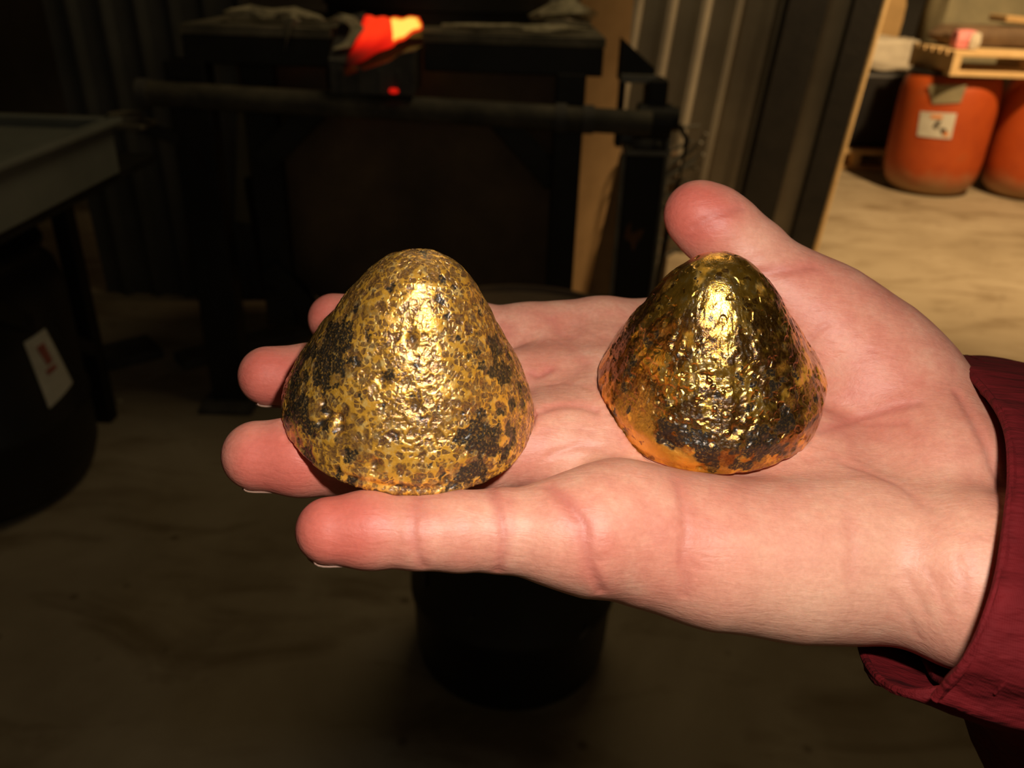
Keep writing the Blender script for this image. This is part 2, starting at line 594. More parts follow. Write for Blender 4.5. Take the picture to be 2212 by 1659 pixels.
part(B().poly([(-0.80, 2.42, 1.06), (0.125, 2.42, 1.06), (0.125, 2.42, 0.25), (-0.58, 2.42, 0.25), (-0.74, 2.42, 0.45), (-0.77, 2.42, 0.72)], (0, 0.02, 0)), 'rear_panel', M['rust_panel'], st)
part(B().box((-0.865, 2.255, 0.011), (0.16, 0.16, 0.02), bev=0.003), 'foot_plate', M['grey_block'], st)
b = B().tube([(-0.965, 2.19, 0.925), (-0.4, 2.19, 0.912), (0.33, 2.19, 0.893)], 0.031, 16)
rl = part(b, 'front_rail', M['rail_steel'], st, True)
for x, z in ((-0.955, 0.9245), (0.10, 0.9), (0.17, 0.898)):
    b = B().tube([(x - 0.014, 2.19, z), (x + 0.014, 2.19, z)], 0.036, 16)
    for v in b.bm.verts:
        v.co -= st.location
    c_ = b.build('collar', M['grey_block'], rl, True)
b = B().box((-1.02, 2.2, 0.845), (0.12, 0.10, 0.014), bev=0.003)
part(b, 'end_plate', M['dusty_steel'], st)
b = B().tube([(-1.02, 2.2, 0.852), (-1.02, 2.2, 0.872)], 0.042, 16)
part(b, 'end_cap', M['dusty_steel'], st, True)
part(B().beam((-1.0, 2.215, 0.84), (-0.90, 2.25, 0.80), 0.03, 0.03, 0.003), 'end_bracket', M['black_steel'], st)

# roller post at the right end of the rail
rp = empty('roller_post', (0.335, 2.30, 0))
tag(rp, 'black square post with galvanised bracket and bearing at the right end of the rail', 'post')
part(B().box((0.335, 2.30, 0.405), (0.10, 0.09, 0.81), bev=0.004), 'post', M['black_steel'], rp)
for sx in (-1, 1):
    part(B().box((0.335 + sx * 0.057, 2.262, 0.40), (0.010, 0.02, 0.80), bev=0.002), 'edge_angle', M['galv'], rp)
b = B().box((0.335, 2.275, 0.815), (0.118, 0.13, 0.014), bev=0.002)
b.box((0.335, 2.335, 0.845), (0.118, 0.010, 0.06), bev=0.002)
b.box((0.388, 2.275, 0.845), (0.010, 0.10, 0.055), bev=0.002)
br = part(b, 'bracket', M['galv'], rp)
b = B().lathe([(0.0, 0), (0.028, 0), (0.034, 0.008), (0.034, 0.030), (0.02, 0.04), (0.0, 0.04)], 20, (0.33, 2.26, 0.822))
part(b, 'bolt_collar', M['galv'], rp, True)
b = B().tube([(0.30, 2.23, 0.893), (0.385, 2.23, 0.893)], 0.045, 20)
b.box((0.345, 2.26, 0.925), (0.05, 0.10, 0.14), bev=0.006)
part(b, 'bearing_block', M['black_steel'], rp, False)
b = B().tube([(0.385, 2.23, 0.90), (0.405, 2.23, 0.90)], 0.03, 16)
part(b, 'hub', M['black_steel'], rp, True)
part(B().poly([(0.25, 2.24, 1.085), (0.25, 2.24, 0.985), (0.335, 2.24, 0.985), (0.335, 2.24, 1.02)], (0, 0.10, 0)), 'gusset', M['black_steel'], rp)
part(B().box((0.295, 2.235, 0.995), (0.092, 0.02, 0.02), bev=0.002), 'gusset_lip', M['galv'], rp)
part(B().box((0.262, 2.30, 0.90), (0.014, 0.05, 0.17), bev=0.002), 'hanger_strap', M['black_steel'], rp)
b = B().poly([(0.302, 2.2535, 0.60), (0.312, 2.2535, 0.62), (0.318, 2.2535, 0.585), (0.352, 2.2535, 0.60), (0.345, 2.2535, 0.572), (0.335, 2.2535, 0.56), (0.328, 2.2535, 0.532), (0.318, 2.2535, 0.56), (0.300, 2.2535, 0.57)], (0, 0.0025, 0))
part(b, 'rust_mark', M['rust_mark'], rp)
b = B().tube([(0.392, 2.30, 0.86), (0.425, 2.29, 0.872), (0.445, 2.28, 0.84), (0.435, 2.28, 0.70), (0.415, 2.30, 0.45), (0.408, 2.30, 0.10)], 0.008, 10)
part(b, 'hose', M['black_plastic'], rp, True)

# plywood sheet standing on edge behind the stand
b = B().poly([(0.175, 2.99, 0.0), (0.175, 2.99, 1.20), (0.37, 3.20, 1.20), (0.37, 3.20, 0.62), (0.26, 3.08, 0.0)], (0.008, -0.008, 0))
tag(b.build('plywood_sheet', M['ply']), 'tan plywood sheet standing on edge behind the right leg of the stand', 'board')
b = B().box((0.445, 3.46, 0.30), (0.36, 0.34, 0.60), bev=0.006)  # added dark box, blocks the view of bright lamp-lit floor behind the post
cr = b.build('dark_filler_box', M['dark_wood'])
tag(cr, 'added dark box hiding the lamp-lit floor behind the roller post', 'crate')
b = B()
for k in range(7):
    cx_, cz_ = 0.545 + 0.012 * math.sin(k * 2.1), 0.34 + 0.05 * k
    b.tube([(cx_ + (0.10 + 0.008 * k) * math.cos(t), 3.12 + 0.012 * k + 0.03 * math.sin(t), cz_ + 0.09 * math.sin(t + 0.4 * k)) for t in np.linspace(0, 5.6, 15)], 0.007, 8)
b.tube([(0.56, 3.20, 0.0), (0.56, 3.20, 0.75)], 0.012, 8)
tag(b.build('cable_coil', M['galv'], smooth=True), 'loose coil of pale cable hanging on a stake in front of the added dark box', 'cable')

# ------------------------------------------------------------------ furnace
fu = empty('furnace', (-0.30, 2.75, 1.086))
tag(fu, 'dark furnace on the stand with a glowing pouring spout', 'furnace')
b = B().lathe([(0.0, 1.086), (0.335, 1.086), (0.335, 1.12), (0.345, 1.125), (0.345, 1.60), (0.31, 1.66), (0.0, 1.68)], 40, (-0.27, 2.80, 0))
part(b, 'shell', M['black_steel'], fu, True)
b = B()
b.poly([(-0.475, 2.158, 0.945), (-0.272, 2.158, 0.945), (-0.266, 2.158, 1.048), (-0.300, 2.158, 1.042), (-0.330, 2.158, 1.022), (-0.437, 2.158, 0.985), (-0.452, 2.158, 1.008), (-0.475, 2.158, 1.008)], (0, 0.18, 0))
part(b, 'spout_block', M['grey_block'], fu)
for x0 in (-0.445, -0.40, -0.35, -0.305):
    b = B().box((x0, 2.157, 0.975), (0.012, 0.006, 0.06), bev=0.002)
    part(b, 'spout_rib', M['grey_block'], fu)
# molten stream lying in the channel of the spout
QA, QT, QB, QB2, QC, QD = [np.array(q) for q in ((-0.409, 2.32, 1.1104), (-0.3436, 2.32, 1.107), (-0.2719, 2.33, 1.112), (-0.2594, 2.28, 1.0925), (-0.3183, 2.19, 1.0588), (-0.4369, 2.155, 1.0019))]
N_ = 18
V, heat, Fq = [], [], []
for half, (p0, p1, p2, p3) in enumerate(((QA, QT, QC, QD), (QT, QB, QB2, QC))):
    k0 = len(V)
    for j in range(N_ + 1):
        for i in range(N_ + 1):
            u, w = i / N_, j / N_
            P = (p0 * (1 - u) + p1 * u) * (1 - w) + (p3 * (1 - u) + p2 * u) * w
            P = P + np.array([0, 0, -0.004 * math.sin(PI * u) * math.sin(PI * w) + 0.002 * math.sin(11 * u + 7 * w)])
            V.append(P - np.array(fu.location))
            if half:
                edge = float(sstep(0.0, 0.14, w)) * float(sstep(1.0, 0.88, u)) * float(sstep(1.0, 0.90, w))
                heat.append(0.52 + 0.44 * edge)
            else:
                heat.append(0.53 * (1 - float(sstep(0.35, 1.0, w)) * (1 - 0.75 * u)) * (0.7 + 0.3 * float(sstep(0.0, 0.2, u))))
    for j in range(N_):
        for i in range(N_):
            k = k0 + j * (N_ + 1) + i
            Fq.append((k, k + 1, k + N_ + 2, k + N_ + 1))
me = mesh_np('molten_metal', V, Fq)
set_attr(me, 'glow_level', heat)
o = link('molten_metal', me, M['hot'], fu, True)
o['label'] = 'glowing red and yellow molten metal'
sm = o.modifiers.new('thick', 'SOLIDIFY')
sm.thickness = 0.006
b = B().lathe([(0.0, -0.006), (0.010, -0.004), (0.013, 0.0), (0.010, 0.006), (0.0, 0.007)], 14, (-0.318, 2.157, 0.955))
o = part(b, 'ember', M['hot'], fu, True)
set_attr(o.data, 'glow_level', [0.30] * len(o.data.vertices))
b = B()
b.poly([(-0.478, 2.165, 1.010), (-0.440, 2.165, 1.006), (-0.412, 2.335, 1.112), (-0.478, 2.335, 1.095)], (0, 0, 0.012))
part(b, 'spout_lip', M['grey_block'], fu)

# ragged insulation wool lying on the stand
def scrap(name, pts, widths, seed, label):
    """crumpled strip of wool: follows pts, lumpy, irregular edges"""
    n = len(pts)
    m = 9
    pts = np.array(pts)
    b = B()
    rows = []
    for i in range(n):
        d = pts[min(i + 1, n - 1)] - pts[max(i - 1, 0)]
        nrm = np.array([-d[1], d[0], 0.0])
        nrm = nrm / (np.linalg.norm(nrm) + 1e-9)
        ring = []
        for k in range(m):
            a = 2 * PI * k / m
            jit = 1 + 0.35 * math.sin(seed * 3.1 + i * 1.9 + k * 2.3)
            p = pts[i] + nrm * widths[i] * math.cos(a) * jit + np.array([0, 0, 0.42 * widths[i] * math.sin(a) * jit])
            ring.append(b.bm.verts.new(p))
        rows.append(ring)
    for i in range(n - 1):
        for k in range(m):
            b.bm.faces.new((rows[i][k], rows[i][(k + 1) % m], rows[i + 1][(k + 1) % m], rows[i + 1][k]))
    b.bm.faces.new(rows[0][::-1])
    b.bm.faces.new(rows[-1])
    bmesh.ops.subdivide_edges(b.bm, edges=b.bm.edges[:], cuts=1, use_grid_fill=True, smooth=0.6, fractal=0.25, along_normal=0.5, seed=seed)
    return tag(b.build(name, M['wool'], smooth=True), label, 'insulation', 'insulation scraps on the stand')


scrap('insulation_scrap', [(-0.80, 2.42, 1.10), (-0.77, 2.36, 1.108), (-0.72, 2.40, 1.112), (-0.66, 2.36, 1.106), (-0.60, 2.35, 1.112), (-0.54, 2.31, 1.104), (-0.51, 2.28, 1.104)],
      [0.006, 0.028, 0.036, 0.030, 0.034, 0.022, 0.006], 3, 'long ragged strip of insulation wool lying on the left end of the stand')
scrap('insulation_scrap', [(-0.575, 2.24, 1.105), (-0.585, 2.228, 1.10), (-0.59, 2.224, 1.075), (-0.595, 2.222, 1.05), (-0.598, 2.222, 1.035)], [0.03, 0.03, 0.02, 0.012, 0.003], 5,
      'pale pointed wool scrap hanging over the front edge of the stand')
scrap('insulation_scrap', [(-0.50, 2.30, 1.10), (-0.46, 2.28, 1.112), (-0.43, 2.26, 1.105), (-0.415, 2.24, 1.085), (-0.44, 2.20, 1.052), (-0.468, 2.18, 1.045)], [0.008, 0.02, 0.02, 0.016, 0.014, 0.006], 8,
      'thin wool strip curling from the stand top onto the spout')
scrap('insulation_scrap', [(-0.21, 2.30, 1.10), (-0.12, 2.28, 1.10), (-0.04, 2.30, 1.102), (0.03, 2.29, 1.10), (0.10, 2.31, 1.10), (0.16, 2.33, 1.10)], [0.008, 0.02, 0.018, 0.022, 0.02, 0.008], 11,
      'low ragged wool strip lying right of the glowing spout')
scrap('insulation_scrap', [(0.02, 2.62, 1.11), (0.08, 2.58, 1.13), (0.13, 2.60, 1.14), (0.17, 2.64, 1.12), (0.19, 2.68, 1.10)], [0.02, 0.05, 0.06, 0.04, 0.01], 14,
      'lumpy heap of wool at the right rear corner of the stand')

# ------------------------------------------------------------------ left side
tr = empty('tray_table', (-1.3, 1.6, 0))
tag(tr, 'low dark steel table carrying the pale tray at the left', 'table')
for x, y in ((-1.74, 1.2), (-1.74, 2.12), (-1.20, 2.13)):
    part(B().box((x, y, 0.38), (0.045, 0.045, 0.76), bev=0.003), 'leg', M['black_steel'], tr)
part(B().box((-1.35, 1.66, 0.772), (0.82, 0.98, 0.022), bev=0.003), 'top_frame', M['black_steel'], tr)
part(B().beam((-1.02, 1.30, 0.755), (-1.19, 2.10, 0.24), 0.03, 0.04, 0.003), 'brace', M['black_steel'], tr)
ty = empty('tray', (-1.30, 1.55, 0.784))
tag(ty, 'large pale grey plastic tray on the dark table at the left', 'tray')
x0, x1, y0, y1, z0, z1 = -1.67, -0.93, 1.17, 1.93, 0.784, 0.90
b = B().box(((x0 + x1) / 2, (y0 + y1) / 2, z1 - 0.022), (x1 - x0 - 0.02, y1 - y0 - 0.02, 0.012), bev=0.003)
part(b, 'inner_floor', M['tray'], ty)
for nm, c_, d_ in (('side', (x1 - 0.006, (y0 + y1) / 2, (z0 + z1) / 2), (0.012, y1 - y0, z1 - z0)), ('side', (x0 + 0.006, (y0 + y1) / 2, (z0 + z1) / 2), (0.012, y1 - y0, z1 - z0)),
                   ('side', ((x0 + x1) / 2, y1 - 0.006, (z0 + z1) / 2), (x1 - x0 - 0.024, 0.012, z1 - z0)), ('side', ((x0 + x1) / 2, y0 + 0.006, (z0 + z1) / 2), (x1 - x0 - 0.024, 0.012, z1 - z0))):
    part(B().box(c_, d_, bev=0.003), nm, M['tray'], ty)
for nm, c_, d_ in (('rim', (x1 + 0.004, (y0 + y1) / 2, z1), (0.036, y1 - y0 + 0.03, 0.014)), ('rim', ((x0 + x1) / 2, y1, z1), (x1 - x0, 0.036, 0.014))):
    part(B().box(c_, d_, bev=0.004), nm, M['tray'], ty)


def curved_label(root, c, R, corners, name, mat, t=0.0025, off=0.001):
    """thin sheet that hugs a drum: corners are (angle in degrees, z), in order"""
    n = 10
    b = B()
    (a0, z0), (a1, z1), (a2, z2), (a3, z3) = corners
    lay = []
    for k in (0, 1):
        g = []
        for j in range(n + 1):
            w = j / n
            row = []
            for i in range(n + 1):
                u = i / n
                a = (a0 * (1 - u) + a1 * u) * (1 - w) + (a3 * (1 - u) + a2 * u) * w
                z = (z0 * (1 - u) + z1 * u) * (1 - w) + (z3 * (1 - u) + z2 * u) * w
                rr = R + off + t * k
                row.append(b.bm.verts.new((c[0] + rr * math.cos(R_(a)), c[1] + rr * math.sin(R_(a)), z)))
            g.append(row)
        lay.append(g)
    for k in (0, 1):
        for j in range(n):
            for i in range(n):
                b.bm.faces.new((lay[k][j][i], lay[k][j][i + 1], lay[k][j + 1][i + 1], lay[k][j + 1][i]))
    for j in range(n):
        for i in (0, n):
            b.bm.faces.new((lay[0][j][i], lay[0][j + 1][i], lay[1][j + 1][i], lay[1][j][i]))
            b.bm.faces.new((lay[0][i][j], lay[0][i][j + 1], lay[1][i][j + 1], lay[1][i][j]))
    for v in b.bm.verts:
        v.co -= root.location
    return b.build(name, mat, root)


d1 = empty('black_drum', (-1.39, 1.80, 0))
tag(d1, 'black plastic drum with a paper label at the left edge', 'drum')
b = B().lathe([(0.0, 0.0), (0.25, 0.0), (0.285, 0.03), (0.30, 0.08), (0.30, 0.20), (0.307, 0.21), (0.307, 0.225), (0.30, 0.235), (0.30, 0.52), (0.29, 0.56), (0.265, 0.59), (0.265, 0.615), (0.0, 0.615)], 56, (-1.39, 1.80, 0))
part(b, 'body', M['black_plastic'], d1, True)
b = B().lathe([(0.0, 0.6152), (0.272, 0.6152), (0.276, 0.622), (0.272, 0.632), (0.25, 0.632), (0.245, 0.624), (0.0, 0.624)], 56, (-1.39, 1.80, 0))
part(b, 'lid', M['black_plastic'], d1, True)
lb = curved_label(d1, (-1.39, 1.80), 0.30, [(-20.5, 0.448), (-8, 0.456), (2, 0.289), (-16.5, 0.268)], 'paper_label', M['paper'])
for cs in ([(-15.5, 0.425), (-11.0, 0.428), (-8.5, 0.375), (-12.0, 0.372)], [(-13.5, 0.362), (-7.5, 0.365), (-7.0, 0.352), (-13.0, 0.349)]):
    o = curved_label(d1, (-1.39, 1.80), 0.30, cs, 'label_print', M['paper_print'], 0.0015, 0.0036)
    o.parent = lb

d2 = empty('black_drum', (0.015, 1.275, 0))
tag(d2, 'scuffed black drum standing on the floor below the hand', 'drum')
b = B().lathe([(0.0, 0.0), (0.165, 0.0), (0.183, 0.015), (0.19, 0.05), (0.193, 0.16), (0.199, 0.17), (0.199, 0.185), (0.194, 0.195), (0.197, 0.44), (0.203, 0.45), (0.203, 0.465), (0.198, 0.475), (0.20, 0.66), (0.198, 0.685), (0.0, 0.685)], 64, (0.015, 1.275, 0))
bd = part(b, 'body', M['black_plastic'], d2, True)
b = B().lathe([(0.0, 0.6855), (0.203, 0.6855), (0.207, 0.695), (0.203, 0.708), (0.192, 0.710), (0.187, 0.700), (0.0, 0.698)], 64, (0.015, 1.275, 0))
part(b, 'lid', M['rust_panel'], d2, True)
for k, (a, z, w, h) in enumerate(((-150, 0.32, 5, 0.05), (-146, 0.27, 4, 0.035), (-40, 0.24, 9, 0.012), (-34, 0.29, 8, 0.010), (-52, 0.18, 7, 0.012), (-112, 0.235, 2, 0.010))):
    o = curved_label(d2, (0.015, 1.275), 0.1985, [(a, z), (a + w, z + 0.012), (a + w * 0.8, z + 0.012 - h), (a - 1, z - h)], 'scuff', M['grey_block'], 0.0008, 0.0002)
    o.parent = bd

# bits on the floor at the left
for nm, a, c_, w, h, lab in (('scrap_plank', (-1.12, 2.50, 0.02), (-0.62, 2.95, 0.02), 0.10, 0.03, 'grey plank lying on the floor beside the stand leg'),
                             ('scrap_plank', (-1.55, 2.36, 0.018), (-1.25, 2.62, 0.018), 0.16, 0.03, 'short wide plank lying behind the labelled drum')):
    tag(B().beam(a, c_, w, h, 0.003).build(nm, M['grey_block']), lab, 'plank')
b = B().lathe([(0, 0), (0.008, 0.0), (0.011, 0.004), (0.008, 0.010), (0, 0.012)], 10, (-1.21, 2.235, 0.0))
tag(b.build('metal_bead', M['wool'], smooth=True), 'tiny shiny bead of metal on the dark floor at the left', 'metal bead')
b = B().box((-0.90, 2.80, 0.62), (0.10, 0.03, 0.42), Matrix.Rotation(R_(8), 3, 'Y'), 0.01)
tag(b.build('hanging_glove', M['tarp'], smooth=True), 'pale cloth hanging in the gap behind the left leg of the stand', 'cloth')

# ================================================================== right side store
def red_drum(c, label):
    d = empty('red_drum', (c[0], c[1], 0))
    tag(d, label, 'drum', 'orange red drums under the pallet')
    b = B().lathe([(0.0, 0.0), (0.17, 0.0), (0.225, 0.018), (0.262, 0.06), (0.282, 0.13), (0.29, 0.22), (0.292, 0.50), (0.288, 0.62), (0.275, 0.69), (0.255, 0.716), (0.0, 0.718)], 56, (c[0], c[1], 0))
    part(b, 'body', M['red_drum'], d, True)
    b = B().lathe([(0.0, 0.7185), (0.262, 0.7185), (0.266, 0.726), (0.262, 0.734), (0.0, 0.734)], 48, (c[0], c[1], 0))
    part(b, 'lid', M['black_plastic'], d, True)
    return d


dA = red_drum((2.68, 5.50), 'orange red drum with white label standing left under the pallet')
dB = red_drum((3.30, 5.44), 'orange red drum without label at the right edge of the picture')
lbl = curved_label(dA, (2.68, 5.50), 0.292, [(-143, 0.512), (-103, 0.522), (-102, 0.372), (-140, 0.368)], 'white_label', M['paper'])
for cs, mm in (([(-130, 0.50), (-117, 0.505), (-117, 0.485), (-129, 0.48)], 'orange_print'), ([(-122, 0.47), (-117, 0.472), (-120, 0.42), (-125, 0.43)], 'dark_print'),
               ([(-117, 0.43), (-110, 0.43), (-108, 0.40), (-113, 0.392)], 'dark_print'), ([(-112, 0.41), (-106, 0.412), (-106, 0.385), (-111, 0.385)], 'orange_print')):
    o = curved_label(dA, (2.68, 5.50), 0.292, cs, 'label_print', M[mm], 0.0015, 0.0036)
    o.parent = lbl
curved_label(dA, (2.68, 5.50), 0.292, [(-142, 0.668), (-100, 0.685), (-102, 0.585), (-131, 0.562)], 'grey_patch', M['tarp'])


def pallet(name, x0, x1, y0, y1, z0, h, label, mat):
    p = empty(name, ((x0 + x1) / 2, (y0 + y1) / 2, z0))
    tag(p, label, 'pallet')
    bt = h * 0.2
    nb = 6
    w = (y1 - y0) / (nb + (nb - 1) * 0.3)
    for k in range(nb):
        y = y0 + w / 2 + k * w * 1.3
        part(B().box(((x0 + x1) / 2, y, z0 + h - bt / 2), (x1 - x0, w, bt), bev=0.003), 'deck_board', mat, p)
    for k in range(3):
        y = y0 + w / 2 + k * (y1 - y0 - w) / 2
        part(B().box(((x0 + x1) / 2, y, z0 + bt / 2), (x1 - x0, w, bt), bev=0.003), 'base_board', mat, p)
    for k in range(3):
        x = x0 + 0.025 + k * (x1 - x0 - 0.05) / 2
        part(B().box((x, (y0 + y1) / 2, z0 + h / 2), (0.048, y1 - y0, h - 2 * bt), bev=0.002), 'stringer', mat, p)
    return p


pallet('wooden_pallet', 2.49, 3.66, 5.17, 5.76, 0.735, 0.135, 'pale wooden pallet lying across the orange red drums', M['wood'])
pallet('wooden_pallet', 2.12, 2.66, 6.00, 6.60, 0.0, 0.14, 'low worn pallet on the floor under the black crate', M['wood'])
b = B().box((2.42, 6.32, 0.40), (0.50, 0.46, 0.50), bev=0.03)
tag(b.build('black_crate', M['black_plastic']), 'black plastic crate standing on the low pallet left of the drums', 'crate')


def sack(name, c, d, mat, label, cat, seed, amp=0.12):
    """soft lumpy bag"""
    b = B()
    r = bmesh.ops.create_cube(b.bm, size=1.0)
    bmesh.ops.subdivide_edges(b.bm, edges=b.bm.edges[:], cuts=9, use_grid_fill=True)
    P = np.array([v.co[:] for v in b.bm.verts])
    nrm = P / np.maximum(np.linalg.norm(P, axis=1, keepdims=True), 1e-6)
    Q = 0.62 * P + 0.38 * nrm * 0.62
    Q = Q + nrm * (fbm(P * 3.0 + seed, seed, 3) * amp)[:, None]
    Q = Q * np.array(d) * 1.05
    lo = Q[:, 2].min()
    Q[:, 2] -= lo
    for v, q in zip(b.bm.verts, Q):
        v.co = Vector(q) + Vector(c)
    return tag(b.build(name, mat, smooth=True), label, cat)


sack('white_sack', (2.48, 6.22, 0.655), (0.44, 0.26, 0.19), M['white_sack'], 'crumpled white sack lying on top of the black crate', 'sack', 2)
sack('brown_sack', (2.46, 6.50, 0.655), (0.40, 0.22, 0.46), M['cardboard'], 'tan brown sack slumped behind the white sack', 'sack', 5)
sack('folded_tarp', (3.10, 5.60, 0.872), (1.0, 0.26, 0.11), M['dark_wood'], 'flat brown folded tarpaulin lying on the pallet', 'tarpaulin', 9, 0.05)
sack('grey_bundle', (3.16, 6.35, 0.0), (0.66, 0.40, 1.30), M['tarp'], 'tall olive grey bundle standing on the floor behind the pallet', 'bundle', 12, 0.08)
b = B().box((3.30, 5.60, 1.015), (0.80, 0.22, 0.04), Matrix.Rotation(R_(3), 3, 'Y'), 0.01)
tag(b.build('cardboard_sheet', M['cardboard']), 'tan cardboard piece lying on the brown tarpaulin', 'cardboard')
pr = sack('cloth_ball', (2.60, 5.34, 0.871), (0.11, 0.09, 0.09), M['pink'], 'small pink and white cloth ball on the pallet', 'cloth', 21, 0.1)
w_ = sack('white_fold', (2.645, 5.32, 0.871), (0.06, 0.08, 0.085), M['white_sack'], None, None, 23, 0.1)
w_.parent = pr

#HAND#
# ================================================================== the hand (millimetres, palm frame, camera at the origin)
PALM_Z = -105.0


def hray(px, py):
    return MH @ np.array([(px - CX) / FPX, (CY - py) / FPX, -1.0])


def ph(px, py, h):
    """point on the plane h mm above the palm"""
    r = hray(px, py)
    return r * ((PALM_Z + h) / r[2])


def pd(px, py, d):
    return hray(px, py) * d


# ---- gold cones first: their bases press on the skin
CONES = {
    'L': dict(c=np.array([-21.343, 144.336, -105.0]), R=26.9, H=37.46, tx=0.066, ty=0.059, rk=[26.227, 26.908, 24.993, 21.212, 17.432, 13.654, 9.958, 6.283]),
    'R': dict(c=np.array([45.299, 160.155, -106.0]), R=25.12, H=37.87, tx=0.104, ty=-0.151, rk=[24.294, 25.12, 25.05, 21.172, 17.227, 13.282, 9.353, 5.819]),
}

# ---- implicit hand: tapered capsules (x, y, h, r) chained along every finger and metacarpal
H_ = lambda x, y, h, r: (ph(x, y, h), r)
D_ = lambda x, y, d, r: (pd(x, y, d), r)
fingers = {
    'pinky': [H_(712, 1146, -6.6, 6.3), H_(800, 1144, -7.0, 7.1), H_(905, 1150, -7.2, 6.7), H_(990, 1147, -7.5, 7.4), H_(1085, 1146, -8.0, 7.8), H_(1180, 1150, -8.5, 8.9), H_(1260, 1150, -9.2, 10.8)],
    'ring': [H_(556, 984, -6.4, 7.2), H_(650, 986, -6.6, 8.0), H_(760, 990, -7.2, 8.0), H_(900, 990, -8.4, 8.3), H_(1050, 980, -9.6, 8.4), H_(1190, 962, -9.8, 9.0)],
    'middle': [H_(580, 812, -6.2, 7.0), H_(680, 815, -6.6, 7.8), H_(800, 818, -7.4, 7.9), H_(950, 826, -9.4, 8.4), H_(1100, 838, -9.8, 8.8), H_(1190, 845, -10.4, 9.0)],
    'index': [H_(722, 690, -6.6, 6.9), H_(800, 698, -7.2, 7.5), H_(900, 708, -8.0, 7.8), H_(1020, 722, -8.6, 8.4), H_(1120, 735, -8.8, 9.0), H_(1190, 738, -9.2, 9.4)],
    'thumb': [D_(1505, 462, 203, 8.0), D_(1532, 480, 203.5, 8.9), D_(1568, 508, 204, 9.0), D_(1620, 560, 205, 9.7), D_(1675, 622, 206, 11.0), D_(1755, 690, 207, 13.0)],
}
palm = [
    ([H_(1260, 1150, -9.2, 10.8), H_(1335, 1141, -10.5, 12.5), H_(1450, 1170, -13.6, 12.8), H_(1560, 1197, -15.2, 13.9), H_(1720, 1208, -16.5, 15.5), H_(1860, 1203, -16.2, 16.2), H_(1990, 1182, -16, 15.2)], 7),
    ([H_(1165, 962, -10.4, 9.2), H_(1300, 955, -11, 10.4), H_(1480, 985, -13.3, 11.5), H_(1700, 1020, -14.6, 14), H_(1950, 1050, -16.5, 16)], 11),
    ([H_(1165, 846, -11.2, 9.2), H_(1300, 852, -11.4, 10.4), H_(1480, 855, -13.3, 11.5), H_(1750, 905, -15.5, 14), H_(1980, 985, -17, 16)], 11),
    ([H_(1165, 738, -9.4, 9.4), H_(1300, 742, -10.2, 10.4), H_(1450, 742, -12.0, 10.8), H_(1650, 760, -15, 12), H_(1880, 850, -17, 15)], 11),
    ([H_(1185, 790, -9.4, 6.6), H_(1300, 795, -9.8, 7.5), H_(1480, 800, -11, 8.0)], 7),
    ([H_(1175, 905, -9.2, 6.4), H_(1300, 905, -9.6, 7.2), H_(1480, 920, -11, 8.0)], 7),
    ([D_(1755, 690, 207, 13.0), D_(1835, 775, 207, 16.5), D_(1910, 862, 205, 17.6), D_(1975, 958, 200, 16.2)], 9),
    # heel of the hand and wrist
    ([D_(1975, 958, 200, 16.2), D_(2032, 1045, 187, 15.6), H_(2000, 1165, -18, 15.5)], 9),
]
wrist = [
    ([H_(1960, 1190, -22, 14), D_(2090, 1250, 165, 15.5), D_(2300, 1310, 172, 19), D_(2700, 1400, 178, 24)], 6),
    ([D_(1980, 985, 212, 14), D_(2085, 1040, 205, 15), D_(2300, 1120, 202, 19), D_(2700, 1220, 198, 25)], 6),
]

allp = [q for ch in fingers.values() for q in ch] + [q for ch, _ in palm for q in ch]
GL = np.min([p - r for p, r in allp], axis=0) - 4
GH = np.max([p + r for p, r in allp], axis=0) + 4
GH[0] = 138.0
GL[2] -= 24
GS = 0.62
dims = np.ceil((GH - GL) / GS).astype(int) + 1
axes = [GL[k] + GS * np.arange(dims[k]) for k in range(3)]


def box_of(lo, hi):
    i0 = np.clip(np.floor((lo - GL) / GS).astype(int), 0, dims - 1)
    i1 = np.clip(np.ceil((hi - GL) / GS).astype(int) + 1, 1, dims)
    return i0, i1


def seg_dist(i0, i1, a, ra, b, rb):
    X = axes[0][i0[0]:i1[0]][:, None, None].astype(np.float32)
    Y = axes[1][i0[1]:i1[1]][None, :, None].astype(np.float32)
    Z = axes[2][i0[2]:i1[2]][None, None, :].astype(np.float32)
    d = b - a
    L2 = float(d @ d)
    t = ((X - a[0]) * d[0] + (Y - a[1]) * d[1] + (Z - a[2]) * d[2]) / np.float32(L2)
    t = np.clip(t, 0, 1)
    dx = X - a[0] - t * np.float32(d[0])
    dy = Y - a[1] - t * np.float32(d[1])
    dz = Z - a[2] - t * np.float32(d[2])
    return np.sqrt(dx * dx + dy * dy + dz * dz) - (np.float32(ra) + t * np.float32(rb - ra))


def smin(a, b, k):
    h = np.clip(0.5 + 0.5 * (b - a) / k, 0, 1)
    return b + (a - b) * h - k * h * (1 - h)


def add_chain(Fd, chain, k):
    for (a, ra), (b, rb) in zip(chain, chain[1:]):
        m = k + 3
        i0, i1 = box_of(np.minimum(a - ra, b - rb) - m, np.maximum(a + ra, b + rb) + m)
        if np.any(i1 <= i0):
            continue
        sl = tuple(slice(i0[q], i1[q]) for q in range(3))
        Fd[sl] = smin(Fd[sl], seg_dist(i0, i1, a, ra, b, rb), np.float32(k))


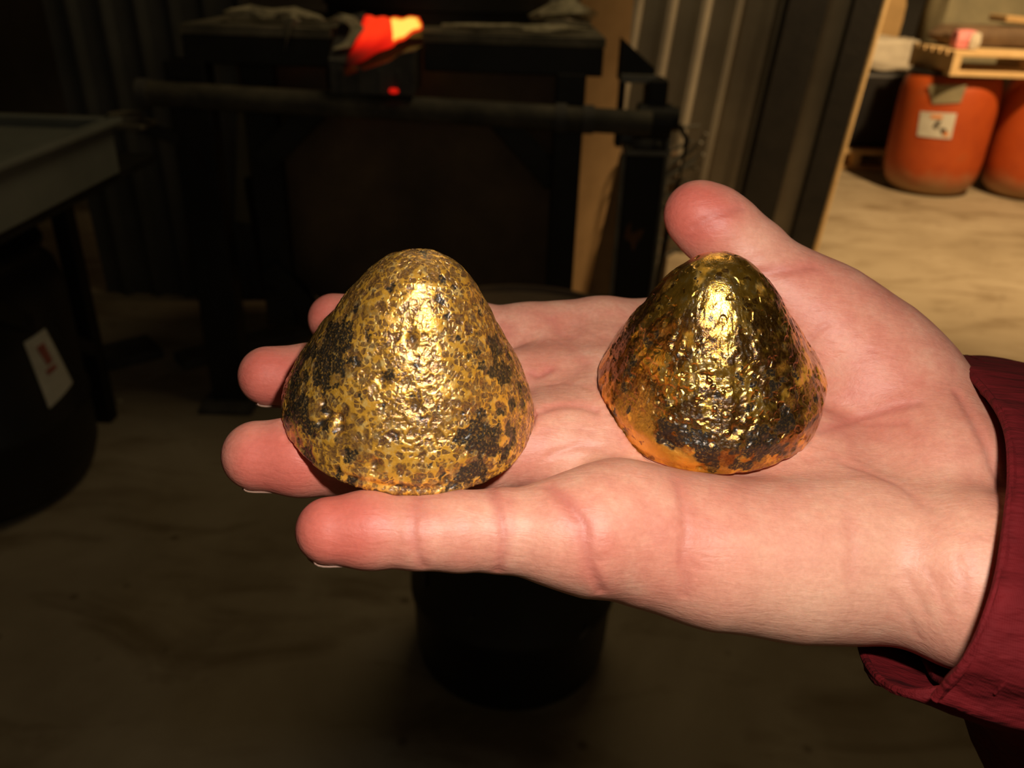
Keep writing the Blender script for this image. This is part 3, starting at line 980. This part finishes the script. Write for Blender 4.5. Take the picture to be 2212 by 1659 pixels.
BIG = np.float32(30.0)
FP = np.full(dims, BIG, dtype=np.float32)
for ch, k in palm:
    add_chain(FP, ch, k)
FW = np.full(dims, BIG, dtype=np.float32)
for ch, k in wrist:
    add_chain(FW, ch, 10)
FT = smin(FP, FW, np.float32(5.0))
del FW
out = FT.copy()
for nm, ch in fingers.items():
    lo = np.min([p - r for p, r in ch], axis=0) - 12
    hi = np.max([p + r for p, r in ch], axis=0) + 12
    i0, i1 = box_of(lo, hi)
    sl = tuple(slice(i0[q], i1[q]) for q in range(3))
    G = np.full(dims, BIG, dtype=np.float32)
    add_chain(G, ch, 2.5)
    kk = np.float32(9.0 if nm == 'thumb' else 5.5)
    out[sl] = np.minimum(out[sl], smin(FT[sl], G[sl], kk))
    del G
# the cones press shallow seats into the pads
XX = axes[0][:, None, None].astype(np.float32)
YY = axes[1][None, :, None].astype(np.float32)
ZZ = axes[2][None, None, :].astype(np.float32)
for q in CONES.values():
    Rm = roty(q['ty']) @ rotx(q['tx'])
    c = q['c']
    lz = (XX - c[0]) * Rm[0, 2] + (YY - c[1]) * Rm[1, 2] + (ZZ - c[2]) * Rm[2, 2]
    lx = (XX - c[0]) * Rm[0, 0] + (YY - c[1]) * Rm[1, 0] + (ZZ - c[2]) * Rm[2, 0]
    ly = (XX - c[0]) * Rm[0, 1] + (YY - c[1]) * Rm[1, 1] + (ZZ - c[2]) * Rm[2, 1]
    rr = np.sqrt(lx * lx + ly * ly) - np.float32(q['R'] + 0.1)
    dz = np.maximum(-lz + 0.15, lz - 42)
    dc = np.maximum(rr, dz)                       # the seat: a shallow disc
    out = np.maximum(out, -smin(dc, np.full_like(dc, 50), np.float32(0.1)))
    del lz, lx, ly, rr, dz, dc


def surface_nets(Fd):
    """dual mesh of the zero level"""
    ins = Fd < 0
    nx, ny, nz = Fd.shape
    cnt = np.zeros((nx - 1, ny - 1, nz - 1), dtype=np.int8)
    for dx in (0, 1):
        for dy in (0, 1):
            for dz in (0, 1):
                cnt += ins[dx:nx - 1 + dx, dy:ny - 1 + dy, dz:nz - 1 + dz]
    act = (cnt > 0) & (cnt < 8)
    idx = np.full(act.shape, -1, dtype=np.int64)
    ci = np.argwhere(act)
    idx[act] = np.arange(len(ci))
    cor = [(dx, dy, dz) for dx in (0, 1) for dy in (0, 1) for dz in (0, 1)]
    val = np.stack([Fd[ci[:, 0] + c[0], ci[:, 1] + c[1], ci[:, 2] + c[2]] for c in cor], -1).astype(np.float64)
    acc = np.zeros((len(ci), 3))
    num = np.zeros(len(ci))
    for i, a in enumerate(cor):
        for j, b in enumerate(cor):
            if j <= i or sum(abs(p - q) for p, q in zip(a, b)) != 1:
                continue
            fa, fb = val[:, i], val[:, j]
            m = (fa < 0) != (fb < 0)
            t = np.where(m, fa / np.where(m, fa - fb, 1), 0)
            pt = np.array(a)[None] + t[:, None] * (np.array(b) - np.array(a))[None]
            acc += np.where(m[:, None], pt, 0)
            num += m
    V = (ci + acc / num[:, None]) * GS + GL
    quads = []
    for ax in range(3):
        u, w = [(1, 2), (2, 0), (0, 1)][ax]
        s0 = [slice(None)] * 3
        s1 = [slice(None)] * 3
        s0[ax] = slice(0, -1)
        s1[ax] = slice(1, None)
        a, b = ins[tuple(s0)], ins[tuple(s1)]
        e = np.argwhere(a != b)
        ok = (e[:, u] > 0) & (e[:, w] > 0) & (e[:, u] < Fd.shape[u] - 1) & (e[:, w] < Fd.shape[w] - 1)
        e = e[ok]
        fl_ = a[e[:, 0], e[:, 1], e[:, 2]]

        def cell(du, dw):
            q = e.copy()
            q[:, u] -= du
            q[:, w] -= dw
            return idx[q[:, 0], q[:, 1], q[:, 2]]
        q = np.stack([cell(1, 1), cell(0, 1), cell(0, 0), cell(1, 0)], -1)
        q[~fl_] = q[~fl_][:, ::-1]
        quads.append(q)
    return V, np.concatenate(quads)


HV, HF = surface_nets(out)
del out, FT, FP
# relax the voxel pattern a little
e = np.concatenate([HF[:, [0, 1]], HF[:, [1, 2]], HF[:, [2, 3]], HF[:, [3, 0]]])
deg = np.bincount(e[:, 0], minlength=len(HV)) + np.bincount(e[:, 1], minlength=len(HV))


def relax(V, f):
    A = np.zeros_like(V)
    for k in range(3):
        A[:, k] = np.bincount(e[:, 0], V[e[:, 1], k], len(V)) + np.bincount(e[:, 1], V[e[:, 0], k], len(V))
    return V + f * (A / np.maximum(deg, 1)[:, None] - V)


for _ in range(14):
    HV = relax(HV, 0.5)
    HV = relax(HV, -0.515)


def vnormals(V, Fq):
    n = np.cross(V[Fq[:, 2]] - V[Fq[:, 0]], V[Fq[:, 3]] - V[Fq[:, 1]])
    N = np.zeros_like(V)
    for k in range(3):
        for j in range(4):
            N[:, k] += np.bincount(Fq[:, j], n[:, k], len(V))
    return N / np.maximum(np.linalg.norm(N, axis=1, keepdims=True), 1e-9)


HN = vnormals(HV, HF)
tree = BVHTree.FromPolygons([Vector(p) for p in HV], HF.tolist())


def on_skin(px, py):
    d = Vector(hray(px, py)).normalized()
    hit = tree.ray_cast(Vector((0, 0, 0)), d)
    return None if hit[0] is None else np.array(hit[0])


def skin_line(pts, step=5.0):
    res = []
    for (x0, y0), (x1, y1) in zip(pts, pts[1:]):
        n = max(2, int(math.hypot(x1 - x0, y1 - y0) / step))
        for k in range(n):
            t = k / n
            p = on_skin(x0 + (x1 - x0) * t, y0 + (y1 - y0) * t)
            if p is not None:
                res.append(p)
    return np.array(res)


crease = np.zeros(len(HV))
disp = np.zeros(len(HV))
# skin folds: picture polyline on the skin, half width mm, depth mm, redness
FOLDS = [
    ([(903, 1075), (897, 1110), (893, 1150), (900, 1190), (915, 1228)], 0.9, 0.35, 0.7),
    ([(925, 1075), (915, 1115), (912, 1160)], 0.6, 0.15, 0.3),
    ([(1062, 1055), (1080, 1100), (1088, 1150), (1085, 1200), (1075, 1238)], 0.9, 0.38, 0.75),
    ([(1100, 1080), (1105, 1140), (1095, 1210)], 0.7, 0.2, 0.4),
    ([(1185, 1050), (1225, 1085), (1262, 1135), (1265, 1185), (1280, 1240), (1300, 1282)], 1.0, 0.45, 0.8),
    ([(1245, 1130), (1262, 1190), (1300, 1215)], 0.8, 0.25, 0.5),
    ([(1462, 1040), (1478, 1100), (1480, 1150), (1472, 1210), (1482, 1260), (1478, 1290)], 0.9, 0.3, 0.45),
    ([(1478, 1190), (1495, 1215), (1510, 1232)], 0.5, 0.15, 0.3),
    ([(1835, 1120), (1842, 1180), (1838, 1250)], 1.0, 0.18, 0.3),
    ([(1820, 998), (1880, 1020), (1950, 1050), (2010, 1100)], 1.0, 0.3, 0.35),
    ([(1745, 990), (1800, 985), (1850, 1005), (1900, 1030)], 0.8, 0.2, 0.3),
    ([(1775, 930), (1850, 905), (1930, 880), (1990, 868)], 1.0, 0.35, 0.7),
    ([(1800, 905), (1870, 915), (1960, 915)], 0.7, 0.18, 0.4),
    ([(1148, 806), (1160, 812), (1172, 808), (1192, 796)], 0.8, 0.5, 0.9),
    ([(1155, 895), (1185, 880), (1220, 874), (1260, 878), (1290, 888)], 1.0, 0.5, 0.6),
    ([(1170, 935), (1200, 925), (1240, 925), (1290, 935)], 0.5, 0.1, 0.15),
    ([(1180, 832), (1220, 826), (1255, 832), (1280, 845)], 0.6, 0.18, 0.25),
    ([(1165, 745), (1180, 728), (1205, 735), (1235, 755), (1265, 790)], 0.8, 0.2, 0.35),
    ([(1190, 690), (1200, 715), (1230, 735)], 1.0, 0.2, 0.5),
    ([(1240, 700), (1290, 722), (1320, 740)], 0.6, 0.15, 0.25),
    ([(1185, 985), (1210, 975), (1250, 962), (1300, 968)], 0.8, 0.35, 0.3),
    ([(1500, 492), (1535, 470), (1575, 455), (1605, 446)], 1.0, 0.35, 0.7),
    ([(1490, 515), (1520, 495), (1560, 478)], 0.8, 0.2, 0.4),
    ([(1625, 562), (1660, 548), (1690, 540)], 0.8, 0.15, 0.3),
    ([(1640, 590), (1700, 585), (1760, 575)], 1.2, 0.4, 0.75),
    ([(1750, 730), (1775, 708), (1790, 700)], 0.7, 0.2, 0.35),
    ([(1960, 1245), (1985, 1300), (2000, 1330)], 0.9, 0.22, 0.2),
    ([(2010, 1240), (2035, 1290), (2045, 1330)], 0.9, 0.2, 0.2),
    ([(1930, 1290), (1970, 1350), (1985, 1380)], 0.9, 0.18, 0.2),
    ([(2065, 1200), (2085, 1260), (2085, 1310)], 0.8, 0.15, 0.15),
    ([(2070, 850), (2100, 900), (2130, 960), (2160, 1040), (2170, 1100)], 1.2, 0.5, 0.6),
]
for pts, w, dep, rd in FOLDS:
    L = skin_line(pts)
    if len(L) < 2:
        continue
    lo, hi = L.min(0) - 4 * w - 1, L.max(0) + 4 * w + 1
    ids = np.where(np.all((HV > lo) & (HV < hi), axis=1))[0]
    if not len(ids):
        continue
    D2 = np.full(len(ids), 1e9)
    for k0 in range(0, len(L), 40):
        D2 = np.minimum(D2, ((HV[ids][:, None, :] - L[None, k0:k0 + 40]) ** 2).sum(-1).min(1))
    g = np.exp(-D2 / (w * w))
    disp[ids] = np.maximum(disp[ids], dep * g)
    crease[ids] = np.maximum(crease[ids], rd * np.exp(-D2 / (1.7 * w) ** 2))
# soft redness and pallor of the pads (picture point on the skin, radius mm, amount)
red = np.zeros(len(HV))
pale = np.zeros(len(HV))
for px, py, rad, am, arr in ((690, 1130, 11, 0.95, red), (760, 1150, 9, 0.5, red), (560, 1000, 10, 1.0, red), (640, 1030, 9, 0.5, red), (560, 820, 9, 1.0, red), (600, 830, 8, 0.6, red),
                             (690, 670, 10, 0.9, red), (1480, 440, 12, 1.0, red), (1530, 480, 8, 0.5, red), (1475, 1240, 10, 0.35, red), (1270, 1160, 9, 0.4, red), (1900, 890, 14, 0.35, red),
                             (1180, 760, 8, 0.35, red), (1240, 700, 9, 0.3, red), (1160, 1000, 6, 0.35, red), (1640, 1200, 18, 0.25, red), (1850, 690, 16, 0.2, red), (1740, 600, 9, 0.35, red),
                             (1600, 1330, 16, 0.4, pale), (1650, 545, 10, 0.45, pale), (1250, 1000, 9, 0.5, pale), (1960, 1080, 18, 0.3, pale), (1150, 1150, 9, 0.3, pale), (1900, 1250, 16, 0.3, pale), (1750, 1350, 16, 0.4, pale)):
    p = on_skin(px, py)
    if p is None:
        continue
    arr += am * np.exp(-((HV - p) ** 2).sum(1) / (rad * rad))
HV = HV - HN * disp[:, None]
HC = np.array([40.0, 150.0, -118.0])
person = link('person', mesh_np('person', (HV - HC) / 1000.0, HF), M['skin'], None, True)
set_attr(person.data, 'red', np.clip(red, 0, 1))
set_attr(person.data, 'pale', np.clip(pale, 0, 1))
set_attr(person.data, 'crease', np.clip(crease, 0, 1))
tag(person, 'person in a red sleeve, right hand open palm up holding two gold cones', 'person')
TW = np.eye(4)
TW[:3, :3] = TH
TW[:3, 3] = CAM + TH @ (HC / 1000.0)
person.matrix_world = Matrix(TW.tolist())

# nails on the back of the finger tips
for nm, ch in fingers.items():
    (a, ra), (b_, rb) = ch[0], ch[1]
    ax = (a - b_) / np.linalg.norm(a - b_)
    dn = np.array([0, 0, -1.0]) if nm != 'thumb' else np.array([0.1, 0.75, -0.45])
    dn = dn - ax * (dn @ ax)
    dn /= np.linalg.norm(dn)
    sd = np.cross(ax, dn)
    n, m = 10, 12
    V, Fq = [], []
    for lay in (0, 1):
        for j in range(n + 1):
            w = j / n
            along = -6.5 + w * (6.5 + ra * (0.68 if nm == 'pinky' else 0.46))
            for i in range(m + 1):
                th = R_(-50 + 100 * i / m)
                rr = (ra + 0.18 + 0.35 * lay) * math.sqrt(max(0.05, 1 - max(0, along / (ra * 1.12)) ** 2 * 0.9))
                rr = rr if along < 0 else max(rr, ra * 0.72)
                shrink = 1 - 0.35 * max(0, w - 0.75) / 0.25 * (abs(i / m - 0.5) * 2) ** 2
                V.append(a + ax * along * shrink + (dn * math.cos(th) + sd * math.sin(th)) * rr)
    st_ = (n + 1) * (m + 1)
    for lay in (0, 1):
        for j in range(n):
            for i in range(m):
                k = lay * st_ + j * (m + 1) + i
                f = (k, k + 1, k + m + 2, k + m + 1)
                Fq.append(f if lay else f[::-1])
    for j in range(n):
        for i in (0, m):
            k = j * (m + 1) + i
            Fq.append((k, k + m + 1, k + m + 1 + st_, k + st_))
    for i in range(m):
        for j in (0, n):
            k = j * (m + 1) + i
            Fq.append((k, k + 1, k + 1 + st_, k + st_))
    link('fingernail', mesh_np('fingernail', (np.array(V) - HC) / 1000.0, Fq), M['nail'], person, True)

# ------------------------------------------------------------------ sleeve
loop = [D_(2016, 1508, 141, 0)[0], D_(2092, 1415, 135, 0)[0], D_(2148, 1275, 136, 0)[0], D_(2172, 1135, 143, 0)[0], D_(2182, 1015, 152, 0)[0], D_(2168, 912, 166, 0)[0], D_(2114, 832, 184, 0)[0],
        D_(2044, 769, 208, 0)[0], D_(2005, 790, 234, 0)[0], D_(1950, 950, 244, 0)[0], D_(1890, 1150, 226, 0)[0], D_(1850, 1300, 200, 0)[0], D_(1856, 1390, 182, 0)[0], D_(1888, 1458, 164, 0)[0], D_(1955, 1496, 151, 0)[0], D_(2060, 1485, 147, 0)[0]]


def catmull(pts, per):
    P = [2 * pts[0] - pts[1]] + list(pts) + [2 * pts[-1] - pts[-2]]
    res = []
    for i in range(1, len(P) - 2):
        for k in range(per):
            t = k / per
            a, b, c, d = P[i - 1], P[i], P[i + 1], P[i + 2]
            res.append(0.5 * ((2 * b) + (-a + c) * t + (2 * a - 5 * b + 4 * c - d) * t * t + (-a + 3 * b - 3 * c + d) * t ** 3))
    res.append(P[-2])
    return np.array(res)


LP = catmull(loop, 8)
cen = LP.mean(0)
axis = MH @ np.array([0.965, -0.20, 0.06])       # along the forearm, away from the hand
axis /= np.linalg.norm(axis)
down = np.array([0.0, 0.0, -1.0])


def cloth(name, rows, thick, parent, wr=0.0, seed=0):
    V = np.concatenate(rows)
    n, m = len(rows), len(rows[0])
    Fq = []
    for j in range(n - 1):
        for i in range(m - 1):
            k = j * m + i
            Fq.append((k, k + 1, k + m + 1, k + m))
    V = V + (V - cen) / np.linalg.norm(V - cen, axis=1, keepdims=True) * (wr * fbm(V * np.array([0.05, 0.09, 0.09]), seed, 3))[:, None]
    o = link(name, mesh_np(name, (V - HC) / 1000.0, Fq), M['cloth'], parent, True)
    sm = o.modifiers.new('thickness', 'SOLIDIFY')
    sm.thickness = thick / 1000.0
    sm.offset = 0
    return o


rows = []
for s_ in np.linspace(0, 1, 26):
    off = axis * 52 * s_
    infl = 1.0 + 0.06 * math.sin(PI * min(1, s_ * 1.2)) - 0.02 * s_
    rows.append((LP - cen) * infl + cen + off)
cuff = cloth('cuff', rows, 1.1, person, 2.2, 4)
# rolled hem along the opening and a stitched seam
b = B()
hem = LP + axis * 0.3
b.tube([(p - HC) / 1000.0 for p in hem], 0.00085, 8)
b.build('hem', M['cloth'], cuff, True)
b = B()
b.tube([(p - HC) / 1000.0 for p in ((LP - cen) * 1.028 + cen + axis * 7.0)[4:60]], 0.00028, 6)
b.build('stitching', M['cloth'], cuff, True)
rows = []
closed = np.vstack([LP[:-6], LP[:1]])
wdown = np.clip(((closed - cen) @ down) / 28.0, 0, 1)
for s_, drop, sc in ((12, -1, 0.95), (17, 1.0, 0.96), (21, 4.5, 0.97), (25, 10, 0.98), (30, 17, 0.99), (37, 28, 1.0), (48, 42, 1.03), (62, 55, 1.08), (85, 68, 1.14), (110, 74, 1.18), (150, 80, 1.22), (200, 84, 1.26), (260, 86, 1.3)):
    rows.append((closed - cen) * sc + cen + axis * s_ + down * (drop * wdown)[:, None])
R2 = []
for j in range(len(rows) - 1):
    for k in range(5):
        R2.append(rows[j] * (1 - k / 5) + rows[j + 1] * (k / 5))
R2.append(rows[-1])
R2.append((rows[-1] - rows[-1].mean(0)) * 0.5 + rows[-1].mean(0) + axis * 14)
R2.append((rows[-1] - rows[-1].mean(0)) * 0.02 + rows[-1].mean(0) + axis * 16)
cloth('sleeve', R2, 1.0, person, 3.0, 8)

# ================================================================== gold cones


def make_cone(name, q, mat, label, style):
    NU, NV = 760, 330
    Hh = q['H']
    KN = [0, .06, .2, .38, .55, .72, .86, .95, 1.0]
    # arc-length spaced profile, from the rim to the tip
    t = np.linspace(0, 1, 4000) ** 1.0
    t = 1 - (1 - t) ** 1.8
    r = np.sqrt(np.interp(t, KN, np.append(q['rk'], 0.0) ** 2))
    r[:-200] = np.convolve(np.pad(r, 60, mode='edge'), np.ones(121) / 121, 'valid')[:-200]
    zz = t * Hh
    # small rounded foot
    foot = sstep(0.0, 1.6, zz)
    r = r - 0.9 * (1 - foot) ** 2
    sl = np.concatenate([[0], np.cumsum(np.hypot(np.diff(r), np.diff(zz)))])
    sv = np.linspace(0, sl[-1], NV)
    pr, pz = np.interp(sv, sl, r), np.interp(sv, sl, zz)
    pr[-1] = 0.02
    ph_ = np.linspace(-PI, PI, NU, endpoint=False)
    PHI, S = np.meshgrid(ph_, np.arange(NV))
    PHI, S = PHI.ravel(), S.ravel()
    # phi = 0 looks at the camera (-Y), + to the right
    Pr, Pz = pr[S], pz[S]
    P = np.stack([Pr * np.sin(PHI), -Pr * np.cos(PHI), Pz], -1)
    dr, dzz = np.gradient(pr), np.gradient(pz)
    nl = np.hypot(dr, dzz)
    nr, nz = (dzz / nl)[S], (-dr / nl)[S]
    N = np.stack([nr * np.sin(PHI), -nr * np.cos(PHI), nz], -1)
    T = Pz / Hh
    deg_ = np.degrees(PHI)

    def blob(p0, t0, rp, rt):
        dp = (deg_ - p0 + 180) % 360 - 180
        return np.exp(-(dp / rp) ** 2 - ((T - t0) / rt) ** 2)
    d = 0.55 * fbm(P * 0.11, 3 + style, 3)
    dark = np.zeros(len(P))
    brown = np.zeros(len(P))
    orange = np.zeros(len(P))
    warp = np.stack([fbm(P * 0.35 + 5, 31, 3), fbm(P * 0.35 + 9, 32, 3), fbm(P * 0.35 + 13, 33, 3)], -1)
    if style == 0:
        # crisp pits packed in clusters, gold left as a thin network between them
        cl = fbm(P * 0.13 + 70, 61, 3)
        f1, f2, rid = worley(P * np.array([0.50, 0.50, 0.42]) + 0.45 * warp, 11)
        big = (rid + 0.55 * cl > 0.47) * sstep(0.08, 0.20, f2 - f1)
        d -= 0.16 * big * sstep(0.8, 0.2, f1)
        brown = np.maximum(brown, big * (0.35 + 0.65 * rid))
        g1, g2, gid = worley(P * 1.05 + 0.5 * warp, 15)
        sm_ = (gid + 0.6 * cl > 0.52) * sstep(0.06, 0.18, g2 - g1)
        d -= 0.07 * sm_
        brown = np.maximum(brown, 0.85 * sm_)
        # a few deep holes and gouges: (phi, t, mm)
        for p0, t0, rad, dep in ((4, 0.735, 1.1, 0.9), (-12, 0.545, 0.9, 0.7), (9, 0.455, 1.3, 0.8), (-7, 0.17, 1.1, 0.7), (-36, 0.30, 1.0, 1.1), (-42, 0.33, 0.9, 1.1), (-29, 0.315, 0.9, 1.0), (-27, 0.275, 1.0, 1.1), (-38, 0.25, 0.9, 0.8), (24, 0.10, 1.0, 0.7)):
            pi_ = math.radians(p0)
            k = np.argmin(np.abs(pz / Hh - t0))
            cpt = np.array([pr[k] * math.sin(pi_), -pr[k] * math.cos(pi_), pz[k]])
            g = np.exp(-((P - cpt) ** 2 * np.array([1, 1, 0.55])).sum(1) / rad ** 2)
            d -= dep * g
            brown = np.maximum(brown, 0.9 * sstep(0.35, 0.75, g))
            dark = np.maximum(dark, 0.8 * sstep(0.5, 0.9, g))
        n = fbm(P * 0.42 + 40, 51, 5)
        n2 = fbm(P * 0.16 + 20, 57, 3)
        m = 0.9 * blob(-62, 0.62, 22, 0.14) + 1.0 * blob(-52, 0.50, 14, 0.12) + 0.9 * blob(-75, 0.30, 18, 0.16) + 0.9 * blob(-60, 0.16, 14, 0.10) + 0.8 * blob(-45, 0.20, 10, 0.06) \
            + 0.85 * blob(42, 0.28, 12, 0.10) + 0.9 * blob(36, 0.10, 14, 0.07) + 0.8 * blob(75, 0.5, 18, 0.18) + 0.55 * blob(50, 0.2, 16, 0.1) + 0.5 * blob(-15, 0.06, 30, 0.03)
        dark = np.maximum(dark, sstep(0.36, 0.50, m * 0.85 + 1.15 * n + 0.3 * n2 - 0.05))
        d -= 0.10 * dark
        brown = np.maximum(brown, 0.55 * sstep(0.10, 0.26, fbm(P * 0.34 + 70, 61, 5)) * (0.4 + 0.6 * sstep(1.0, 0.75, T)))
        orange = sstep(0.30, 0.0, T) * 0.5 + 0.35 * blob(70, 0.25, 30, 0.3)
        # lip along the foot
        d += 0.5 * np.exp(-((Pz - 0.9) / 0.7) ** 2) - 0.45 * np.exp(-((Pz - 2.6) / 0.7) ** 2) * blob(0, 0.07, 35, 1)
        # flattened scratched tip
        d -= 0.25 * fbm(P * np.array([0.25, 0.25, 0.9]), 71, 3) * sstep(0.75, 0.95, T)
    else:
        # runs and drips down the flank
        run = fbm(np.stack([PHI * 6.0, T * 2.2, 0 * T], -1) + 0.5 * warp, 81, 4)
        d += 0.45 * run * sstep(0.0, 0.25, T) * sstep(1.0, 0.6, T) * sstep(-1, 0.3, T)
        run2 = fbm(np.stack([PHI * 14.0, T * 5.0, 0 * T + 3], -1) + 0.8 * warp, 83, 4)
        d += 0.16 * run2 * sstep(0.85, 0.5, T) * (1 - 0.8 * blob(60, 0.5, 35, 0.6))
        f1, f2, rid = worley(P * 0.55 + 0.45 * warp, 91)
        sp = (rid + 0.3 * fbm(P * 0.2 + 4, 93, 3) > 0.66) * sstep(0.06, 0.2, f2 - f1) * sstep(0.62, 0.45, f1)
        d -= 0.16 * sp
        side = np.clip(0.25 + blob(55, 0.35, 35, 0.3), 0, 1)
        brown = np.maximum(brown, sp * side * 1.2)
        bead, _, bid = worley(P * 0.5 + 0.2 * warp + 30, 95)
        bd_ = (bid > 0.72) * sstep(0.42, 0.15, bead) * blob(-5, 0.45, 40, 0.3)
        d += 0.35 * bd_
        for p0, t0, rad, dep in ((-11, 0.055, 0.8, 1.2), (-28, 0.20, 1.6, 0.9), (-22, 0.17, 1.3, 0.8), (5, 0.30, 0.9, 0.5), (20, 0.22, 0.9, 0.5)):
            pi_ = math.radians(p0)
            k = np.argmin(np.abs(pz / Hh - t0))
            cpt = np.array([pr[k] * math.sin(pi_), -pr[k] * math.cos(pi_), pz[k]])
            g = np.exp(-((P - cpt) ** 2).sum(1) / rad ** 2)
            d -= dep * g
            dark = np.maximum(dark, sstep(0.45, 0.85, g))
        n = fbm(P * 0.40 + 140, 151, 5)
        m = 0.75 * blob(-20, 0.23, 16, 0.11) + 0.55 * blob(8, 0.16, 18, 0.12) + 0.45 * blob(28, 0.24, 14, 0.12) + 0.35 * blob(-62, 0.35, 14, 0.15) + 0.4 * blob(25, 0.5, 16, 0.16)
        dark = np.maximum(dark, sstep(0.36, 0.50, 0.9 * m + 1.0 * n))
        nb_ = fbm(P * np.array([0.30, 0.30, 0.20]) + 240, 161, 5)
        mb = 0.30 * blob(60, 0.3, 40, 0.3) + 0.30 * blob(-60, 0.3, 30, 0.3) + 0.28 * blob(10, 0.2, 35, 0.2) + 0.12
        brown = np.maximum(brown, 0.92 * sstep(0.20, 0.32, mb + 0.95 * nb_ + 0.10) * sstep(0.97, 0.75, T))
        orange = np.clip(sstep(0.10, 0.30, 0.9 * blob(-35, 0.08, 20, 0.09) + 0.5 * blob(-48, 0.25, 12, 0.12) + 0.6 * blob(0, 0.0, 80, 0.07) + 0.45 * blob(70, 0.3, 25, 0.25) + 0.35 * fbm(P * 0.25 + 9, 171, 4)), 0, 1)
        pl = orange * blob(-30, 0.1, 40, 0.14)
        d = d * (1 - 0.6 * pl)
        brown *= (1 - 0.8 * pl)
        dark *= (1 - 0.8 * sstep(0.5, 1.0, pl))
        d += 0.35 * np.exp(-((Pz - 0.8) / 0.7) ** 2)
    keep = sstep(0.0, 0.4, Pz) * 0.85 + 0.15
    d = d * keep * sstep(0.0, 3.0, Pr)
    V = P + N * d[:, None]
    V[:, 2] = np.maximum(V[:, 2], 0.0)
    Fq = []
    base = np.arange(NU)
    nxt = (base + 1) % NU
    F_ = []
    for j in range(NV - 1):
        F_.append(np.stack([j * NU + base, j * NU + nxt, (j + 1) * NU + nxt, (j + 1) * NU + base], -1))
    # closed underside
    nv = len(V)
    inner = V[:NU] * np.array([0.5, 0.5, 0.0])
    core = V[:NU] * np.array([0.02, 0.02, 0.0])
    V = np.vstack([V, inner, core])
    F_.append(np.stack([nv + base, nv + nxt, nxt, base], -1))
    F_.append(np.stack([nv + NU + base, nv + NU + nxt, nv + nxt, nv + base], -1))
    me = mesh_np(name, V / 1000.0, np.concatenate(F_))
    pad = np.zeros(2 * NU)
    for nm, arr in (('dark', dark), ('brown', brown), ('orange', orange)):
        set_attr(me, nm, np.concatenate([np.clip(arr, 0, 1), pad]))
    o = link(name, me, mat, None, True)
    Wm = np.eye(4)
    Wm[:3, :3] = TH @ roty(q['ty']) @ rotx(q['tx'])
    Wm[:3, 3] = CAM + TH @ (q['c'] / 1000.0)
    o.matrix_world = Matrix(Wm.tolist())
    return tag(o, label, 'gold cone', 'gold cones held in the hand')


make_cone('gold_cone', CONES['L'], M['gold_pitted'], 'larger pitted gold cone with dark patches standing on the fingers', 0)
make_cone('gold_cone', CONES['R'], M['gold_bright'], 'smaller shinier gold cone with drips standing in the palm', 1)
